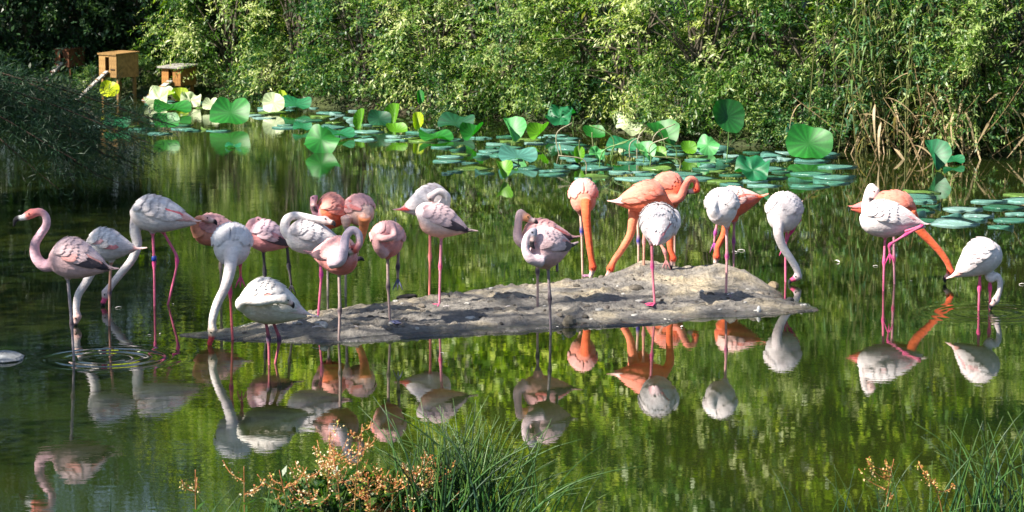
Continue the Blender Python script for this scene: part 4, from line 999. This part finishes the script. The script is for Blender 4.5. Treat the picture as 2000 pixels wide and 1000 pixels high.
for px, py, s in [(1705, 520, 1.0), (1777, 549, .6), (340, 595, .8), (225, 602, 1.3), (905, 545, .6), (1040, 546, .6), (665, 575, .6), (1990, 556, 1.3), (288, 655, .7), (315, 652, .9), (120, 470, .8), (40, 412, .6), (1430, 492, 1.3), (1640, 513, 2.2), (1455, 490, 1.6), (860, 690, .8)]:
    p = at_z(px, py); o = obj('feather', FM, M['plumage'], None, (p.x, p.y, .003), (0, 0, r.uniform(0, 6.28)), (s * .5, s * .4, s * .5))
    tag(o, 'loose white down feather floating on the open water', 'feather', 'feathers floating on the pond')
for px, py, s in [(628, 640, .8), (1000, 600, .6), (1420, 577, 1.), (880, 600, .7), (1192, 556, .6), (700, 640, .6), (1330, 640, .6)]:
    p = on_sand(px, py); o = obj('feather', FM, M['plumage'], None, (p.x, p.y, p.z + .004), (0, 0, r.uniform(0, 6.28)), (s, s, s))
    tag(o, 'loose white down feather lying on the sandbar', 'feather', 'feathers lying on the sandbar')

# ------------------------------------------------------------------ near bank plants
def blade_mesh(seed, lean, curl):
    rr = random.Random(seed); mb = MB(); Q = []
    for i in range(9):
        t = i / 8; Q.append(np.array((lean * t + curl * t * t * t, .02 * math.sin(3 * t + seed), t * (1 - .18 * abs(curl) * t * t))))
    base = np.array(rr.choice([(.018, .075, .02), (.03, .11, .022), (.015, .06, .035), (.07, .16, .03)])); tipc = base * .7 + np.array((.10, .10, .03)) * .4
    mb.tube(Q, [lerp(.0105, .0022, (i / 8) ** 1.6) for i in range(9)], [lerp(base, tipc, (i / 8) ** 2) for i in range(9)], 4)
    return mb.mesh('rush_blade')
BL = [blade_mesh(i, [.02, .12, .25, .35][i % 4], [.0, .1, .3, .55, .15][i % 5]) for i in range(12)]
def clump(px, py, n, h0, h1, label, spread=.16, fan=.5, bias=0.0, name='rush_clump', width=1.0):
    g = at_z(px, py); o = empty(name, (g.x, g.y, 0)); tag(o, label, 'rushes', 'rush clumps on the near bank')
    rr = random.Random(int(px))
    for i in range(n):
        q = rr.gauss(0, .6); h = rr.uniform(h0, h1) * (1 - .12 * min(2, abs(q)))
        side = 0 if rr.random() < .5 + .45 * math.tanh(q + bias) else math.pi
        obj('blade', BL[rr.randrange(12)], M['rush'], o, (rr.gauss(0, spread) + .08 * q, rr.gauss(0, .10), -.05), (rr.gauss(0, .10), fan * (q * .45 + bias * .4), side + rr.gauss(0, .7)), (h, h, h))
clump(895, 1035, 190, .48, .80, 'tall fan of green rush blades rising beside the orange sorrel', .15, .62)
clump(1010, 1045, 34, .3, .6, 'loose rush blades leaning away from the tall fan', .16, .6, .9)
clump(1960, 1035, 70, .40, .72, 'rush clump leaning inward below the bird with crooked neck', .16, .6, -.2)
clump(1760, 1045, 34, .28, .5, 'short sparse rushes between the leaning clump and open water', .25, .7)
clump(600, 1040, 46, .22, .42, 'low dark rushes under the orange sorrel', .28, .9)
clump(420, 1045, 16, .25, .42, 'thin scattered rush blades at the edge of open water', .25, .9, .3)

def sorrel(px, py, h, lean, seed, label, colset, dens=1.0):
    rr = random.Random(seed); g = at_z(px, py); o = empty('sorrel_plant', (g.x, g.y, 0)); tag(o, label, 'wild plant', 'seeding plants on the near bank')
    st = MB(); sd = []
    P = catmull([(0, 0, -.1), (lean * .35, 0, h * .5), (lean, rr.uniform(-.05, .05), h)], 8); n = len(P)
    st.tube(P, [lerp(.005, .0018, i / (n - 1)) for i in range(n)], [lerp(np.array((.10, .14, .03)), np.array((.38, .12, .05)), i / (n - 1)) for i in range(n)], 5)
    obj('stem', st.mesh('sorrel_stem'), M['stalk'], o)
    for k in range(int(9 * dens)):
        t = rr.uniform(.35, 1.0); p0 = np.array(P[min(n - 1, int(t * (n - 1)))]); a = rr.uniform(0, 6.28); Lb = rr.uniform(.06, .20) * (1.2 - .5 * t)
        e = p0 + np.array((math.cos(a) * Lb, math.sin(a) * Lb * .6, Lb * rr.uniform(.4, 1.0)))
        b = MB(); Q = catmull([p0, (p0 + e) / 2 + np.array((math.cos(a) * .02, 0, -.01)), e], 4)
        b.tube(Q, [.002] * len(Q), [(.42, .16, .06)] * len(Q), 4); ob = obj('seed_branch', b.mesh('seed_branch'), M['stalk'], o)
        A, D, Nn, Lx, C = [], [], [], [], []
        for j in range(int(26)):
            f = rr.uniform(.1, 1); q = np.array(Q[min(len(Q) - 1, int(f * (len(Q) - 1)))]) + np.array([rr.gauss(0, .010) for _ in range(3)])
            A.append(q); D.append([rr.gauss(0, 1) for _ in range(3)]); Nn.append([rr.gauss(0, 1) for _ in range(3)]); Lx.append(rr.uniform(.007, .016)); C.append(rr.choice(colset))
        A, D = np.array(A), unit(np.array(D)); Nn = unit(np.cross(D, np.array(Nn))); Lx = np.array(Lx)
        V, F, C = leaf_quads(A, D, Nn, Lx, Lx * .8, np.array(C)); tag(obj('seed_head', mesh_np('seed_head', V, F, C), M['seed'], ob), kind='stuff')
    # narrow leaves low on the stem
    for k in range(5):
        p0 = np.array(P[int(rr.uniform(.05, .5) * (n - 1))]); a = rr.uniform(0, 6.28); A = np.array([p0]); D = unit(np.array([[math.cos(a), math.sin(a), .5]])); Nn = unit(np.cross(D, np.cross(np.array([[0, 0, 1.]]), D)))
        V, F, C = leaf_quads(A, D, Nn, np.array([rr.uniform(.08, .14)]), np.array([.022]), np.array([(.045, .11, .02)])); obj('leaf', mesh_np('sorrel_leaf', V, F, C), M['leaf'], o)
RUST = [(.50, .17, .06), (.62, .30, .14), (.70, .48, .28), (.45, .30, .08), (.35, .38, .08)]
STRAW = [(.70, .58, .36), (.62, .45, .22), (.75, .66, .48), (.55, .22, .10), (.4, .4, .1)]
for a in [(640, 1035, .56, .02, 1, 'tallest sorrel with straw and rust seed heads', STRAW, 1.6), (690, 1040, .58, .05, 2, 'rust-red sorrel spire beside the tallest one', RUST, 1.2), (668, 1040, .42, -.04, 3, 'bushy straw-coloured sorrel below the tallest spire', STRAW, 1.6),
          (760, 1040, .34, .05, 4, 'short rusty sorrel at the foot of the rush fan', RUST, 1.4), (805, 1040, .36, .03, 5, 'broad rusty sorrel leaning into the rush fan', STRAW, 1.6), (845, 1040, .38, .04, 6, 'pink-brown sorrel among the rush blades', RUST, 1.3),
          (615, 1040, .36, -.06, 7, 'yellowish sorrel over the low dark rushes', STRAW, 1.3), (720, 1042, .30, .0, 8, 'small rusty sorrel between the two spires and the fan', RUST, 1.3), (478, 1040, .36, .0, 9, 'lone pale grass head standing over open water', STRAW, .35),
          (383, 1040, .34, .0, 10, 'slender pale grass head at the edge of open water', STRAW, .3), (565, 1040, .34, -.05, 11, 'thin red-stemmed sorrel beside the low rushes', RUST, .6), (1725, 1040, .4, .05, 12, 'red-stemmed dock stalk among the short sparse rushes', RUST, .7),
          (1850, 1040, .34, -.12, 13, 'thin rusty stalk leaning beside the inward rush clump', RUST, .5)]: sorrel(*a)
# broad leaves at the foot of the rusty sorrel
DM, DT = crown_mesh('dock_leaves', 71, (0, 0, .06), (.42, .2, .08), 26, 5, 5, (.085, .03), ((.012, .045, .010), (.03, .085, .015), (.10, .16, .03)), .1, clump_r=.10, zmin=.0)
for px, lab in [(690, 'low leafy weeds under the orange sorrel spires'), (790, 'low leafy weeds at the foot of the rush fan')]:
    g = at_z(px, 1020); o = empty('weed_patch', (g.x, g.y, 0)); tag(o, lab, 'weeds', 'low weeds on the near bank'); tag(obj('leaves', DM, M['leaf'], o), kind='stuff')
